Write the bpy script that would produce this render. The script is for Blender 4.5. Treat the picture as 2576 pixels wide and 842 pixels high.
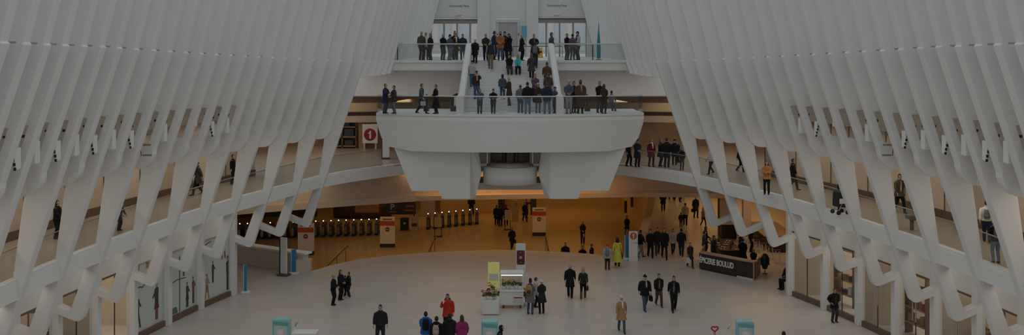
import bpy, bmesh, math, random
from mathutils import Vector, Matrix
random.seed(7)
for o in list(bpy.data.objects): bpy.data.objects.remove(o)
SC = bpy.context.scene; COL = SC.collection
# ---------------------------------------------------------------- camera, sky, lights, exposure
F, CX, CY, EYE = 2700.0, 1283.0, 87.0, 13.4
cam = bpy.data.cameras.new('camera'); co = bpy.data.objects.new('camera', cam); COL.objects.link(co)
co.location = (0, 0, EYE); co.rotation_euler = (math.pi/2, 0, 0)
cam.sensor_width = 36.0; cam.lens = F/2576*36.0
cam.shift_x = (1288-CX)/2576; cam.shift_y = -(421-CY)/2576; cam.clip_end = 600
SC.camera = co
SC.view_settings.view_transform = 'Standard'; SC.view_settings.look = 'None'
SC.view_settings.gamma = 1.0; SC.view_settings.use_curve_mapping = False
SC.view_settings.exposure = -0.75
w = bpy.data.worlds.new('overcast_sky'); SC.world = w; w.use_nodes = True
bg = w.node_tree.nodes['Background']; bg.inputs[0].default_value = (0.93, 0.97, 1.0, 1); bg.inputs[1].default_value = 1.0
def area(name, loc, sx, sy, power, col=(1, .72, .42), rot=(0, 0, 0)):
    l = bpy.data.lights.new(name, 'AREA'); l.shape = 'RECTANGLE'; l.size = sx; l.size_y = sy; l.energy = power; l.color = col
    o = bpy.data.objects.new(name, l); COL.objects.link(o); o.location = loc; o.rotation_euler = rot
    return o
WARM = (1, .78, .54); GOLD = (1, .56, .17); SOFT = (1, .86, .70)
for s in (-1, 1):
    for Y in (24, 32, 40, 48, 55):                                    # downlights under the side gallery ceilings
        area('gallery_ceiling_lamp', (s*(17.6 if Y < 45 else 16.4 if Y < 52 else 14.6), Y, 8.7), 1.2, 6.5, 85, SOFT)
    for Y in (30, 38, 45.5, 52):                                      # shop ceilings
        area('shop_ceiling_lamp', (s*(20.6 if Y < 43 else 19.6 if Y < 50 else 18.0), Y, 4.6), 2.5, 5.5, 230, SOFT)
    for Y, xg in ((56.9, 11.75), (54, 12.7), (51.2, 13.45), (48.4, 14.1), (45.6, 14.65), (42.7, 15.15), (39.9, 15.5), (37, 15.8), (34.2, 15.9), (31.3, 15.9)):
        area('added_soffit_light', (s*(xg+.85+(max(0, min(.72, .62*(61-Y)/22.4)) if s > 0 else 0)), Y, 4.66), .3, 1.6, 6.5, (1, .90, .78), (0, -s*math.radians(28), 0))   # unseen lamps added under the gallery edge to brighten the shop windows
    area('end_gallery_lamp', (s*12.5, 71.5, 9.1), 5, 5, 80, WARM)
    area('end_gallery_cove', (s*13, 75.7, 8.75), 12, .25, 55, (1, .82, .58), (math.radians(45), 0, 0))
area('lower_hall_lamp', (-9, 80, 2.4), 14, 10, 190, GOLD)
area('lower_hall_lamp', (3, 82, 2.4), 10, 12, 190, GOLD)
area('lower_hall_lamp', (-6, 96, 2.4), 20, 8, 250, GOLD)
area('lower_hall_lamp', (5, 100, 2.4), 8, 8, 140, GOLD)
area('corridor_lamp', (17, 80, 2.5), 8, 14, 230, (1, .55, .22))
area('corridor_lamp', (17, 96, 2.5), 8, 10, 150, (1, .55, .22))
area('ring_soffit_lamp', (0, 70, 4.55), 14, 1.5, 190, (1, .52, .20))
area('cafe_lamp', (15, 65, 4.5), 4, 5, 130, (1, .58, .27))
area('left_soffit_lamp', (-13.5, 65, 4.5), 5, 4, 75, WARM)

# ---------------------------------------------------------------- helpers
def wx(px, d): return (px-CX)*d/F
def wz(py, d): return EYE-(py-CY)*d/F
def dep(py, z=0.0): return F*(EYE-z)/(py-CY)
def fp(px, py, z=0.0):
    d = dep(py, z); return Vector((wx(px, d), d, z))
_m = {}
def mat(name, col, rough=.6, metal=0.0, var=.06, scale=6.0, bump=0.0, spec=.5, emit=0.0, sub=0.0):
    if name in _m: return _m[name]
    m = bpy.data.materials.new(name); m.use_nodes = True; nt = m.node_tree; b = nt.nodes['Principled BSDF']
    b.inputs['Roughness'].default_value = rough; b.inputs['Metallic'].default_value = metal
    b.inputs['Specular IOR Level'].default_value = spec
    tc = nt.nodes.new('ShaderNodeTexCoord'); nz = nt.nodes.new('ShaderNodeTexNoise')
    nz.inputs['Scale'].default_value = scale; nz.inputs['Detail'].default_value = 4
    nt.links.new(tc.outputs['Object'], nz.inputs['Vector'])
    r = nt.nodes.new('ShaderNodeValToRGB')
    r.color_ramp.elements[0].position = .3; r.color_ramp.elements[1].position = .7
    r.color_ramp.elements[0].color = tuple(max(0, c*(1-var)) for c in col)+(1,)
    r.color_ramp.elements[1].color = tuple(min(1, c*(1+var)) for c in col)+(1,)
    nt.links.new(nz.outputs['Fac'], r.inputs['Fac']); nt.links.new(r.outputs['Color'], b.inputs['Base Color'])
    if bump:
        bp = nt.nodes.new('ShaderNodeBump'); bp.inputs['Strength'].default_value = bump; bp.inputs['Distance'].default_value = .02
        nt.links.new(nz.outputs['Fac'], bp.inputs['Height']); nt.links.new(bp.outputs['Normal'], b.inputs['Normal'])
    if emit:
        b.inputs['Emission Color'].default_value = tuple(col)+(1,); b.inputs['Emission Strength'].default_value = emit
    _m[name] = m; return m
def glass_mat(name, tint=(.93, .95, .95), refl=.08):
    if name in _m: return _m[name]
    m = bpy.data.materials.new(name); m.use_nodes = True; nt = m.node_tree; nt.nodes.clear()
    out = nt.nodes.new('ShaderNodeOutputMaterial'); mx = nt.nodes.new('ShaderNodeMixShader')
    t = nt.nodes.new('ShaderNodeBsdfTransparent'); g = nt.nodes.new('ShaderNodeBsdfGlossy')
    lw = nt.nodes.new('ShaderNodeLayerWeight'); lw.inputs[0].default_value = .5
    pw = nt.nodes.new('ShaderNodeMath'); pw.operation = 'POWER'; pw.inputs[1].default_value = 5.0
    fr = nt.nodes.new('ShaderNodeMath'); fr.operation = 'MULTIPLY_ADD'; fr.inputs[1].default_value = .35; fr.inputs[2].default_value = .03
    nt.links.new(lw.outputs['Facing'], pw.inputs[0]); nt.links.new(pw.outputs[0], fr.inputs[0])
    t.inputs[0].default_value = tint+(1,); g.inputs['Roughness'].default_value = .05; g.inputs[0].default_value = (.9, .9, .9, 1)
    nt.links.new(fr.outputs[0], mx.inputs[0]); nt.links.new(t.outputs[0], mx.inputs[1]); nt.links.new(g.outputs[0], mx.inputs[2])
    nt.links.new(mx.outputs[0], out.inputs[0]); _m[name] = m; return m
def frosted(name):
    if name in _m: return _m[name]
    m = bpy.data.materials.new(name); m.use_nodes = True; nt = m.node_tree; nt.nodes.clear()
    out = nt.nodes.new('ShaderNodeOutputMaterial'); mx = nt.nodes.new('ShaderNodeMixShader'); mx.inputs[0].default_value = .78
    d = nt.nodes.new('ShaderNodeBsdfDiffuse'); t = nt.nodes.new('ShaderNodeBsdfTranslucent')
    d.inputs[0].default_value = (.88, .89, .89, 1); t.inputs[0].default_value = (.9, .92, .92, 1)
    nt.links.new(d.outputs[0], mx.inputs[1]); nt.links.new(t.outputs[0], mx.inputs[2]); nt.links.new(mx.outputs[0], out.inputs[0])
    _m[name] = m; return m
def floor_mat(name, col, col2, rough, sc):
    m = bpy.data.materials.new(name); m.use_nodes = True; nt = m.node_tree; b = nt.nodes['Principled BSDF']
    tc = nt.nodes.new('ShaderNodeTexCoord'); br = nt.nodes.new('ShaderNodeTexBrick'); nz = nt.nodes.new('ShaderNodeTexNoise')
    nz.inputs['Scale'].default_value = .6; nz.inputs['Detail'].default_value = 6
    br.inputs['Scale'].default_value = sc; br.inputs['Mortar Size'].default_value = .006
    br.inputs['Color1'].default_value = col+(1,); br.inputs['Color2'].default_value = col2+(1,)
    br.inputs['Mortar'].default_value = tuple(c*.955 for c in col)+(1,)
    mx = nt.nodes.new('ShaderNodeMix'); mx.data_type = 'RGBA'; mx.blend_type = 'MULTIPLY'; mx.inputs[0].default_value = .12
    nt.links.new(tc.outputs['Object'], br.inputs['Vector']); nt.links.new(tc.outputs['Object'], nz.inputs['Vector'])
    nt.links.new(br.outputs['Color'], mx.inputs[6]); nt.links.new(nz.outputs['Color'], mx.inputs[7])
    nt.links.new(mx.outputs[2], b.inputs['Base Color']); b.inputs['Roughness'].default_value = rough
    b.inputs['Specular IOR Level'].default_value = .45; return m

class MB:
    def __init__(s, M=None): s.v = []; s.f = []; s.fm = []; s.M = M
    def add(s, vs, fs, mi=0):
        n = len(s.v)
        for p in vs:
            p = Vector(p); s.v.append(s.M @ p if s.M else p)
        for f in fs: s.f.append([n+i for i in f]); s.fm.append(mi)
        return s
    def box(s, x0, x1, y0, y1, z0, z1, mi=0):
        vs = [(x, y, z) for z in (z0, z1) for y in (y0, y1) for x in (x0, x1)]
        return s.add(vs, [(0, 2, 3, 1), (4, 5, 7, 6), (0, 1, 5, 4), (1, 3, 7, 5), (3, 2, 6, 7), (2, 0, 4, 6)], mi)
    def prism(s, poly, y0, y1, mi=0):            # poly in (x,z), extruded along y
        n = len(poly)
        a = sum(poly[i][0]*poly[(i+1) % n][1]-poly[(i+1) % n][0]*poly[i][1] for i in range(n))
        if a < 0: poly = poly[::-1]
        vs = [(x, y0, z) for x, z in poly]+[(x, y1, z) for x, z in poly]
        fs = [tuple(range(n)), tuple(range(2*n-1, n-1, -1))]+[(i, n+i, n+(i+1) % n, (i+1) % n) for i in range(n)]
        return s.add(vs, fs, mi)
    def slab(s, poly, z0, z1, mi=0):             # poly in (x,y), extruded along z
        n = len(poly)
        a = sum(poly[i][0]*poly[(i+1) % n][1]-poly[(i+1) % n][0]*poly[i][1] for i in range(n))
        if a < 0: poly = poly[::-1]
        vs = [(x, y, z0) for x, y in poly]+[(x, y, z1) for x, y in poly]
        fs = [tuple(range(n-1, -1, -1)), tuple(range(n, 2*n))]+[(i, (i+1) % n, n+(i+1) % n, n+i) for i in range(n)]
        return s.add(vs, fs, mi)
    def loft(s, rings, mi=0, cap=True, closed=True):
        n = len(rings[0]); vs = [p for r in rings for p in r]; fs = []
        for k in range(len(rings)-1):
            for i in range(n if closed else n-1):
                j = (i+1) % n; fs.append((k*n+i, k*n+j, (k+1)*n+j, (k+1)*n+i))
        if cap: fs.append(tuple(range(n-1, -1, -1))); fs.append(tuple(range((len(rings)-1)*n, len(rings)*n)))
        return s.add(vs, fs, mi)
    def tube(s, pts, rad, n=8, mi=0):
        pts = [Vector(p) for p in pts]; rings = []; up = None
        if not hasattr(rad, '__len__'): rad = [rad]*len(pts)
        for i, p in enumerate(pts):
            t = (pts[min(i+1, len(pts)-1)]-pts[max(i-1, 0)]).normalized()
            if up is None:
                up = Vector((0, 0, 1)) if abs(t.z) < .9 else Vector((0, 1, 0))
            a = t.cross(up)
            if a.length < 1e-4: a = t.cross(Vector((1, 0, 0)))
            a.normalize(); b = t.cross(a); up = -b if (-b).dot(up) > 0 else b; b = up
            r = rad[i]; rx, ry = r if hasattr(r, '__len__') else (r, r)
            rings.append([p+a*(rx*math.cos(q*2*math.pi/n))+b*(ry*math.sin(q*2*math.pi/n)) for q in range(n)])
        return s.loft(rings, mi)
    def ball(s, c, r, nu=10, nv=7, mi=0):
        c = Vector(c); r = r if hasattr(r, '__len__') else (r, r, r); rings = []
        for k in range(1, nv):
            th = math.pi*k/nv
            rings.append([c+Vector((r[0]*math.sin(th)*math.cos(q*2*math.pi/nu), r[1]*math.sin(th)*math.sin(q*2*math.pi/nu), r[2]*math.cos(th))) for q in range(nu)])
        n0 = len(s.v); s.loft(rings, mi, cap=False)
        base = n0; m = len(rings)
        top = len(s.v); s.add([c+Vector((0, 0, r[2])), c-Vector((0, 0, r[2]))], [])
        for q in range(nu):
            s.f.append([top, base+q, base+(q+1) % nu]); s.fm.append(mi)
            s.f.append([top+1, base+(m-1)*nu+(q+1) % nu, base+(m-1)*nu+q]); s.fm.append(mi)
        return s
    def cyl(s, c, r, h, n=16, mi=0, r2=None):
        x, y, z = c; r2 = r if r2 is None else r2
        return s.loft([[(x+q*math.cos(i*2*math.pi/n), y+q*math.sin(i*2*math.pi/n), zz) for i in range(n)] for q, zz in ((r, z), (r2, z+h))], mi)
    def build(s, name, mats, parent=None, smooth=False, bevel=0.0, fix=False):
        me = bpy.data.meshes.new(name); me.from_pydata([tuple(p) for p in s.v], [], s.f)
        if not isinstance(mats, (list, tuple)): mats = [mats]
        for m in mats: me.materials.append(m)
        if len(mats) > 1: me.polygons.foreach_set('material_index', s.fm)
        if fix:
            bm = bmesh.new(); bm.from_mesh(me); bmesh.ops.recalc_face_normals(bm, faces=bm.faces); bm.to_mesh(me); bm.free()
        if smooth: me.polygons.foreach_set('use_smooth', [True]*len(me.polygons))
        o = bpy.data.objects.new(name, me); COL.objects.link(o)
        if parent: o.parent = parent
        if bevel:
            b = o.modifiers.new('bevel', 'BEVEL'); b.width = bevel; b.segments = 2; b.limit_method = 'ANGLE'; b.angle_limit = math.radians(40)
        return o
def tag(o, label=None, cat=None, group=None, kind=None):
    if label: o['label'] = label
    if cat: o['category'] = cat
    if group: o['group'] = group
    if kind: o['kind'] = kind
    return o
def empty(name, loc=(0, 0, 0), rz=0.0, parent=None):
    o = bpy.data.objects.new(name, None); COL.objects.link(o); o.location = loc; o.rotation_euler = (0, 0, rz)
    o.empty_display_size = .2
    if parent: o.parent = parent
    return o
def text(body, size, mat_, parent, loc, rot=(math.pi/2, 0, 0), name='lettering', depth=.01, align='CENTER', sx=1.0, bold=0.0):
    c = bpy.data.curves.new('t', 'FONT'); c.body = body; c.size = size; c.extrude = depth; c.align_x = align; c.align_y = 'CENTER'; c.offset = bold
    c.resolution_u = 4
    t = bpy.data.objects.new('t', c); COL.objects.link(t)
    dg = bpy.context.evaluated_depsgraph_get(); me = bpy.data.meshes.new_from_object(t.evaluated_get(dg))
    bpy.data.objects.remove(t); me.materials.clear(); me.materials.append(mat_)
    o = bpy.data.objects.new(name, me); COL.objects.link(o); o.parent = parent; o.location = loc; o.rotation_euler = rot; o.scale = (sx, 1, 1)
    return o
def numeral_one(parent, h, y, z, m):
    a = h/2
    pts = [(-.06, -a), (.14, -a), (.14, a), (.0, a), (-.03, a*.80), (-.10, a*.62), (-.20, a*.52), (-.20, a*.22), (-.06, a*.30)]
    return MB().prism([((x-.01)*h*1.05, z+zz) for x, zz in pts], y-.012, y).build('numeral', m, parent)
def lerp(tab, x):
    if x <= tab[0][0]: return tab[0][1]
    for (a, b), (c, d) in zip(tab, tab[1:]):
        if x <= c: return b+(d-b)*(x-a)/(c-a)
    return tab[-1][1]

# materials
STEEL = mat('white_painted_steel', (.80, .80, .79), .55, 0, .015, .5)
STAIRW = mat('white_stair_stone', (.66, .66, .65), .6, 0, .02, .4)
ENTW = mat('soft_white_wall', (.70, .70, .69), .7, 0, .02, .4)
WALLW = mat('white_wall_paint', (.80, .80, .79), .7, 0, .02, .4)
BEIGE = mat('beige_plaster', (.66, .56, .46), .7, 0, .03, .6)
STONE = mat('pale_beige_stone', (.62, .53, .43), .45, 0, .05, .8)
BRONZE = mat('brown_bronze', (.16, .10, .065), .4, .3, .1, 3)
WOOD = mat('lit_brown_wood', (.36, .22, .12), .5, 0, .15, 2)
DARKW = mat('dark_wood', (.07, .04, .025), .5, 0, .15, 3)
BLACK = mat('black_lacquer', (.012, .011, .011), .4, 0, .1, 5)
DGREY = mat('dark_grey_metal', (.06, .06, .065), .4, .5, .1, 5)
SILVER = mat('brushed_silver', (.55, .55, .55), .35, .8, .05, 8)
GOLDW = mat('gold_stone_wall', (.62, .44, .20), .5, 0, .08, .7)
CREAM = mat('cream_panel', (.50, .41, .31), .5, 0, .04, .5)
SHOPW = mat('warm_white_shop_wall', (.56, .47, .37), .6, 0, .03, .5)
MURAL = mat('white_printed_vinyl', (.86, .85, .82), .5, 0, .02, 1)
WHITE = mat('white_laminate', (.80, .80, .78), .45, 0, .02, 1)
RED = mat('sign_red', (.30, .01, .01), .5, 0, .03, 2)
ORANGE = mat('sign_orange_red', (.52, .11, .03), .5, 0, .05, 2)
BLUE = mat('pylon_blue', (.02, .22, .42), .45, 0, .05, 2)
TEAL = mat('pale_teal_panel', (.30, .60, .62), .4, 0, .03, 2)
DTEAL = mat('banner_teal', (.03, .25, .33), .6, 0, .08, 2)
LAMPW = mat('white_lamp', (1, .95, .85), .5, emit=4.0)
GLASS = glass_mat('clear_glass'); RGLASS = glass_mat('railing_glass', (.88, .90, .90)); FROST = frosted('translucent_roof_glass')
PLAIN = mat('plain_grey_pavement', (.45, .44, .43), .8, 0, .08, 1)
FLOORM = floor_mat('polished_pale_stone_floor', (.62, .585, .535), (.59, .555, .505), .32, .45)
LOWM = floor_mat('polished_tan_stone_floor', (.56, .42, .24), (.53, .39, .22), .28, .6)
GALM = floor_mat('polished_gallery_stone', (.50, .41, .325), (.48, .39, .305), .3, .6)
# ---------------------------------------------------------------- the hall: plan curve of the gallery edge
XE = [(-10, 9.5), (0, 12.0), (10, 13.6), (15, 14.3), (20, 15.0), (24, 15.5), (28, 15.8), (33, 15.95), (37.2, 15.8), (40, 15.5), (43, 15.1), (47, 14.4), (49.8, 13.8), (52.7, 13.1), (55.4, 12.25), (58.2, 11.3), (61, 10.4), (63.2, 8.97), (65.9, 6.8), (68, 4.0)]
XR = [p for p in XE if p[0] <= 61]+[(66, 9.6), (78, 8.5), (84, 8.0)]
def dlt(Y, s): return 0.0 if s < 0 else max(0.0, min(.72, .62*(61-Y)/22.4))     # the right side bows out a little more
def xe(Y, s=-1): return lerp(XE, Y)+dlt(Y, s)
def xr(Y, s=-1): return lerp(XR, Y)+dlt(Y, s)
zc = lambda Y: lerp([(28, 13.2), (35.6, 13.0), (61, 11.86), (70, 11.75)], Y)      # crease of the ribs
zt = lambda Y: lerp([(28, 10.9), (35.6, 10.7), (61, 9.87)], Y)                    # top of the light slots
zb = lambda Y: lerp([(28, 9.3), (35.6, 9.2), (61, 8.5)], Y)                       # bottom of the light slots
ztb = lambda Y: lerp([(28, 8.4), (37, 8.25), (60, 7.6)], Y)                       # rounded ends of the short ribs
ZG, ZM, ZU, ZP = 5.4, 8.93, 11.75, -3.2
ZTOP = 22.0
def ui(z, Y):
    c = zc(Y)
    return .33*(z-ZG) if z <= c else .33*(c-ZG)-.07+.26*(z-c)
def uo(z, Y):
    a = ui(z, Y)
    if z > zt(Y)+.25: return min(a-1.0, .30+.26*(z-zc(Y)) if z > zc(Y) else a-1.0)
    if Y < 50 and zb(Y) < z < zt(Y): return a-.30
    return -.42+.14*(z-ZG)
def rib_poly(Y, kind):
    inner, outer = [], []
    zlow = {'long': ZG-.02, 'short': ztb(Y), 'upper': 10.9}[kind]
    b, t, c = zb(Y), zt(Y), zc(Y)
    zs = sorted({zlow, 6.5, 7.4, b-.25, b, b+.15, t-.12, t+.0, t+.3, c-.01, c+.01, 15, 18, ZTOP})
    zs = [z for z in zs if z >= zlow]
    for z in zs: outer.append((uo(z, Y), z)); inner.append((ui(z, Y), z))
    if kind == 'short':                                           # rounded toe on the hall side
        r = .75; inner = [p for p in inner if p[1] > zlow+r]
        x0 = uo(zlow, Y); x1 = ui(zlow+r, Y); arc = []
        for k in range(8):
            a = math.pi/2*k/7; arc.append((x1-r*.85+r*.85*math.sin(a), zlow+r-r*math.cos(a)))
        inner = arc+inner; outer = [(x0+.12, zlow), (x0, zlow+.14)]+outer[1:]
    if kind == 'long':                                            # hooked foot that returns to the shop columns
        hook = [(-2.25, 2.92), (-1.30, 2.54), (-1.20, 2.50), (-1.09, 2.49), (-.99, 2.53), (-.92, 2.61), (-.88, 2.73)]
        back = [(-.55, 5.2), (-1.32, 3.06), (-1.36, 2.97), (-1.42, 2.93), (-1.50, 2.94), (-2.25, 3.26)]
        return inner[::-1]+hook[::-1]+back[::-1]+outer
    return inner[::-1]+outer
WALLS = {}
for s, side in ((-1, 'left'), (1, 'right')):
    W = empty('wall_'+side, (s*15, 40, 0)); WALLS[s] = W
    tag(W, 'white leaning steel ribs of the %s side of the hall' % side, 'wall', kind='structure')
    W.matrix_world = Matrix(); W.location = (0, 0, 0)
LONG = [61-2.85*k for k in range(23)]
def place_rib(s, Y, kind, t=.47):
    mb = MB(); X0 = xr(Y, s); poly = [(s*(X0-u), z) for u, z in rib_poly(Y, kind)]
    mb.prism(poly, Y-t/2, Y+t/2); mb.build('rib', STEEL, WALLS[s], bevel=.05)
for s in (-1, 1):
    for Y in LONG:
        place_rib(s, Y, 'long'); place_rib(s, Y-1.425, 'short', .46)
    Y = 61+1.425
    while Y < 80: place_rib(s, Y, 'upper', .40); Y += 1.425
    # plates that close the bays: solid below the crease, translucent glass above it
    allY = sorted([61-1.425*k for k in range(46)]+[61+1.425*k for k in range(1, 14)])
    for a, b in zip(allY, allY[1:]):
        if a < 61:
            def q(Y, z, off): return (s*(xr(Y, s)-(ui(z, Y)-off)), Y, z)
            lo = lambda Y: zt(Y)+.15
            mb = MB(); mb.loft([[q(Y, lo(Y), .62), q(Y, zc(Y)-.05, .62), q(Y, zc(Y)-.05, .8), q(Y, lo(Y), .8)] for Y in (a, b)])
            mb.build('infill_panel', STEEL, WALLS[s])
        def g(Y, z, off): return (s*(xr(Y, s)-(ui(z, Y)-off)), Y, z)
        zlo = lambda Y: max(zc(Y), 11.75)
        mb = MB(); mb.loft([[g(Y, zlo(Y), .85), g(Y, ZTOP, .85), g(Y, ZTOP, .89), g(Y, zlo(Y), .89)] for Y in (a, b)])
        mb.build('roof_glass_pane', FROST, WALLS[s])
    # thin ledge lamp at the crease of each nearer rib
    for k in range(8, 26):
        Y = 61-1.425*k; z = zc(Y); x = s*(xr(Y, s)-ui(z, Y)+.25)
        MB().box(x-.16, x+.16, Y+.3, Y+.75, z-.03, z+.03).build('ledge_lamp', mat('lamp_grey', (.30, .30, .29), .5), WALLS[s], bevel=.01)
    # gallery edge beam, one piece per bay, and the lip on top
    for a, b in zip(XE, XE[1:]):
        Ys = [a[0]+(b[0]-a[0])*i/3 for i in range(4)]
        def e(Y, off, z): return (s*(xe(Y, s)+off), Y+ (off*.55 if Y > 62 else 0), z)
        MB().loft([[e(Y, .22, 4.74), e(Y, .22, 5.32), e(Y, .5, 5.32), e(Y, .5, 4.74)] for Y in Ys]).build('gallery_beam', STEEL, WALLS[s])
        MB().loft([[e(Y, .26, 5.32), e(Y, .26, 5.42), e(Y, .5, 5.42), e(Y, .5, 5.32)] for Y in Ys]).build('beam_lip', STEEL, WALLS[s])
    # glass balustrade: pane and rail per bay
    gy = [61-2.85*k for k in range(15)][::-1]+[63.2, 65.2]
    for a, b in zip(gy, gy[1:]):
        r = lambda Y, off: (s*(xe(Y, s)+.36+off), Y)
        pa, pb = r(a, 0), r(b, 0); qa, qb = r(a, .025), r(b, .025)
        MB().slab([pa, pb, qb, qa], 5.42, 6.40).build('balustrade_pane', RGLASS, WALLS[s])
        MB().tube([(pa[0], pa[1], 6.42), (pb[0], pb[1], 6.42)], .022, 8).build('balustrade_rail', mat('rail_steel', (.28, .25, .22), .4, .5), WALLS[s])
    # shop columns under the hooks
    for Y in LONG[2:13]:
        x = s*(xe(Y, s)+2.0)
        MB().box(x-.17, x+.17, Y-.24, Y+.24, 0, 4.72).build('column', STEEL, WALLS[s], bevel=.02)
    # upper storefront wall behind the gallery
    def frame(Y0, Y1, off):
        A = Vector((s*(xe(Y0, s)+off), Y0, 0)); B = Vector((s*(xe(Y1, s)+off), Y1, 0))
        if s > 0: A, B = B, A
        t = (B-A); L = t.length; ang = math.atan2(t.y, t.x)
        return Matrix.Translation(A) @ Matrix.Rotation(ang, 4, 'Z'), L
    for k in range(13):
        M, L = frame(LONG[k+1], LONG[k], 4.1)
        for i in range(2):
            a = L*i/2; b = L*(i+1)/2
            MB(M).box(a+.02, b-.02, 0, .06, 5.75, 8.8).build('storefront_panel', [CREAM, SHOPW][(k+i) % 2], WALLS[s])
            MB(M).box(a-.02, a+.02, -.03, .06, 5.75, 8.8).build('mullion', BRONZE, WALLS[s])
        MB(M).box(0, L, -.05, .06, 5.4, 5.75).build('storefront_kick', BRONZE, WALLS[s])
        MB(M).box(0, L, -.02, .3, 8.8, 11.0).build('bulkhead', mat('grey_bulkhead', (.72, .72, .70), .7), WALLS[s])
    # slot lamps between the nearer ribs
    slots = {8: 'A', 9: 'B', 10: 'D', 12: 'A', 13: 'L', 14: 'B', 15: 'A', 16: 'B', 17: 'A', 18: 'B', 19: 'A', 20: 'B', 21: 'L', 22: 'A', 23: 'B', 24: 'A'}
    for k, kind in slots.items():
        Y = 61-1.425*k-.71; zz = zt(Y)-.5; x = s*(xr(Y, s)-ui(zz, Y)+.44); E = empty('slot_lamp', (x, Y, zz), 0, WALLS[s])
        if kind == 'A':
            MB().box(-.17, .17, -.18, .18, -.85, -.15).build('housing', WHITE, E, bevel=.03)
            MB().box(-.24, .24, -.25, -.12, -.03, .05).build('bar', BLACK, E)
            MB().ball((.0, -.2, -.30), (.09, .05, .05), 8, 5).build('lens', DGREY, E, True)
        elif kind == 'B':
            MB().box(-.15, .17, -.2, .2, -.9, -.25).build('housing', WHITE, E, bevel=.03)
            MB().box(-.02, .24, -.25, -.12, -.10, -.02).build('bar', BLACK, E)
            MB().box(-.18, .10, -.24, -.12, .05, .12).build('bar', BLACK, E)
            for j in range(5):
                a = j/4
                xx = s*(-.02-.16*math.sin(a*1.4)); z0 = -.30-.55*a
                MB().box(xx-.028, xx+.028, -.26, -.20, z0-.05, z0+.04).build('clip', BLACK, E)
            MB().box(s*.34-.03, s*.34+.03, -.26, -.2, -.9, -.74).build('clip', BLACK, E)
        elif kind == 'D':
            MB().box(-.1, .1, -.1, .1, -.4, -.1).build('housing', WHITE, E, bevel=.03); MB().ball((0, -.12, -.3), .07).build('lens', BLACK, E, True)
        else:
            for j in range(4):
                MB().box(-.17-s*.04*j, .17-s*.04*j, -.2, -.1, -.1-.40*j, -.04-.40*j).build('louver', mat('louver_tan', (.25, .21, .17), .5), E)
            MB().tube([(s*.24, -.12, -.1), (s*.12, -.12, -1.3)], .015, 6).build('louver_rod', DGREY, E)

# ---------------------------------------------------------------- floors
EDGE = [(-11.7, 60.0), (-10.5, 62.3), (-8.9, 64.3), (-6.9, 65.4), (-4.5, 66.3), (-.8, 66.9), (1.7, 66.6), (4.1, 66.0), (5.7, 65.3), (7.2, 65.2), (8.2, 67.5), (9.3, 73.7), (10.4, 80.2), (10.9, 85.0), (10.9, 91.8)]
main = [(-32, -5), (32, -5), (32, 110), (10.9, 110)]+EDGE[::-1]+[(-15.9, 62.8), (-32, 62.8)]
tag(MB().slab(main, -.4, 0).build('floor', FLOORM), 'polished pale stone floor of the main hall', 'floor', kind='structure')
tag(MB().slab([(-34, 58), (10.9, 58), (10.9, 112), (-34, 112)], ZP-.3, ZP).build('floor', LOWM), 'tan stone floor of the lower concourse beyond the steps', 'floor', kind='structure')
ledge = [(xe(y), y) for y in (10, 15, 20, 24, 28, 33, 37.2, 40, 43, 47, 49.8, 52.7, 55.4, 58.2, 61, 63.2, 65.9, 68)]
gal = [(-x-.4, y) for x, y in ledge]+[(x+.4+dlt(y, 1), y) for x, y in ledge[::-1]]+[(27, 10), (27, 78), (-27, 78), (-27, 10)]
tag(MB().slab(gal, 4.76, 5.40).build('floor', GALM), 'brown toned stone floor of the upper gallery', 'floor', kind='structure')
tag(MB().box(-27, 27, -12.3, -12, 0, 24).build('wall_near_end', WALLW), 'white end wall behind the viewpoint', 'wall', kind='structure')
# ceilings over the side galleries
for s, side in ((-1, 'left'), (1, 'right')):
    ys = [-4, 5, 12, 17, 20, 24, 28, 33, 37.2, 40, 43, 47, 49.8, 52.7, 55.4, 58.2, 61]
    poly = [(s*(xe(y, s)-1.1), y) for y in ys]+[(s*(xe(y, s)+4.6), y) for y in ys[::-1]]
    tag(MB().slab(poly, 11.0, 11.12).build('ceiling', WALLW), 'white ceiling over the %s gallery walkway' % side, 'ceiling', kind='structure')
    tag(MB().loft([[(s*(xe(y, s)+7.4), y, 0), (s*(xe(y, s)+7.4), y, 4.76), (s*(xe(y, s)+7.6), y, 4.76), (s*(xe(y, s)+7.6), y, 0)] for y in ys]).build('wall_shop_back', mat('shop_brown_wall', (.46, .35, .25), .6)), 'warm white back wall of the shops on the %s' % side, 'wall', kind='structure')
    for Y in LONG[2:13:2]:
        a, b = sorted((s*(xe(Y, s)+2.2), s*(xe(Y, s)+7.4)))
        tag(MB().box(a, b, Y-.08, Y+.08, 0, 4.76).build('wall_shop_partition', SHOPW), '%s shop partition wall at %d metres down the hall' % (side, int(Y)), 'wall', kind='structure')

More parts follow.
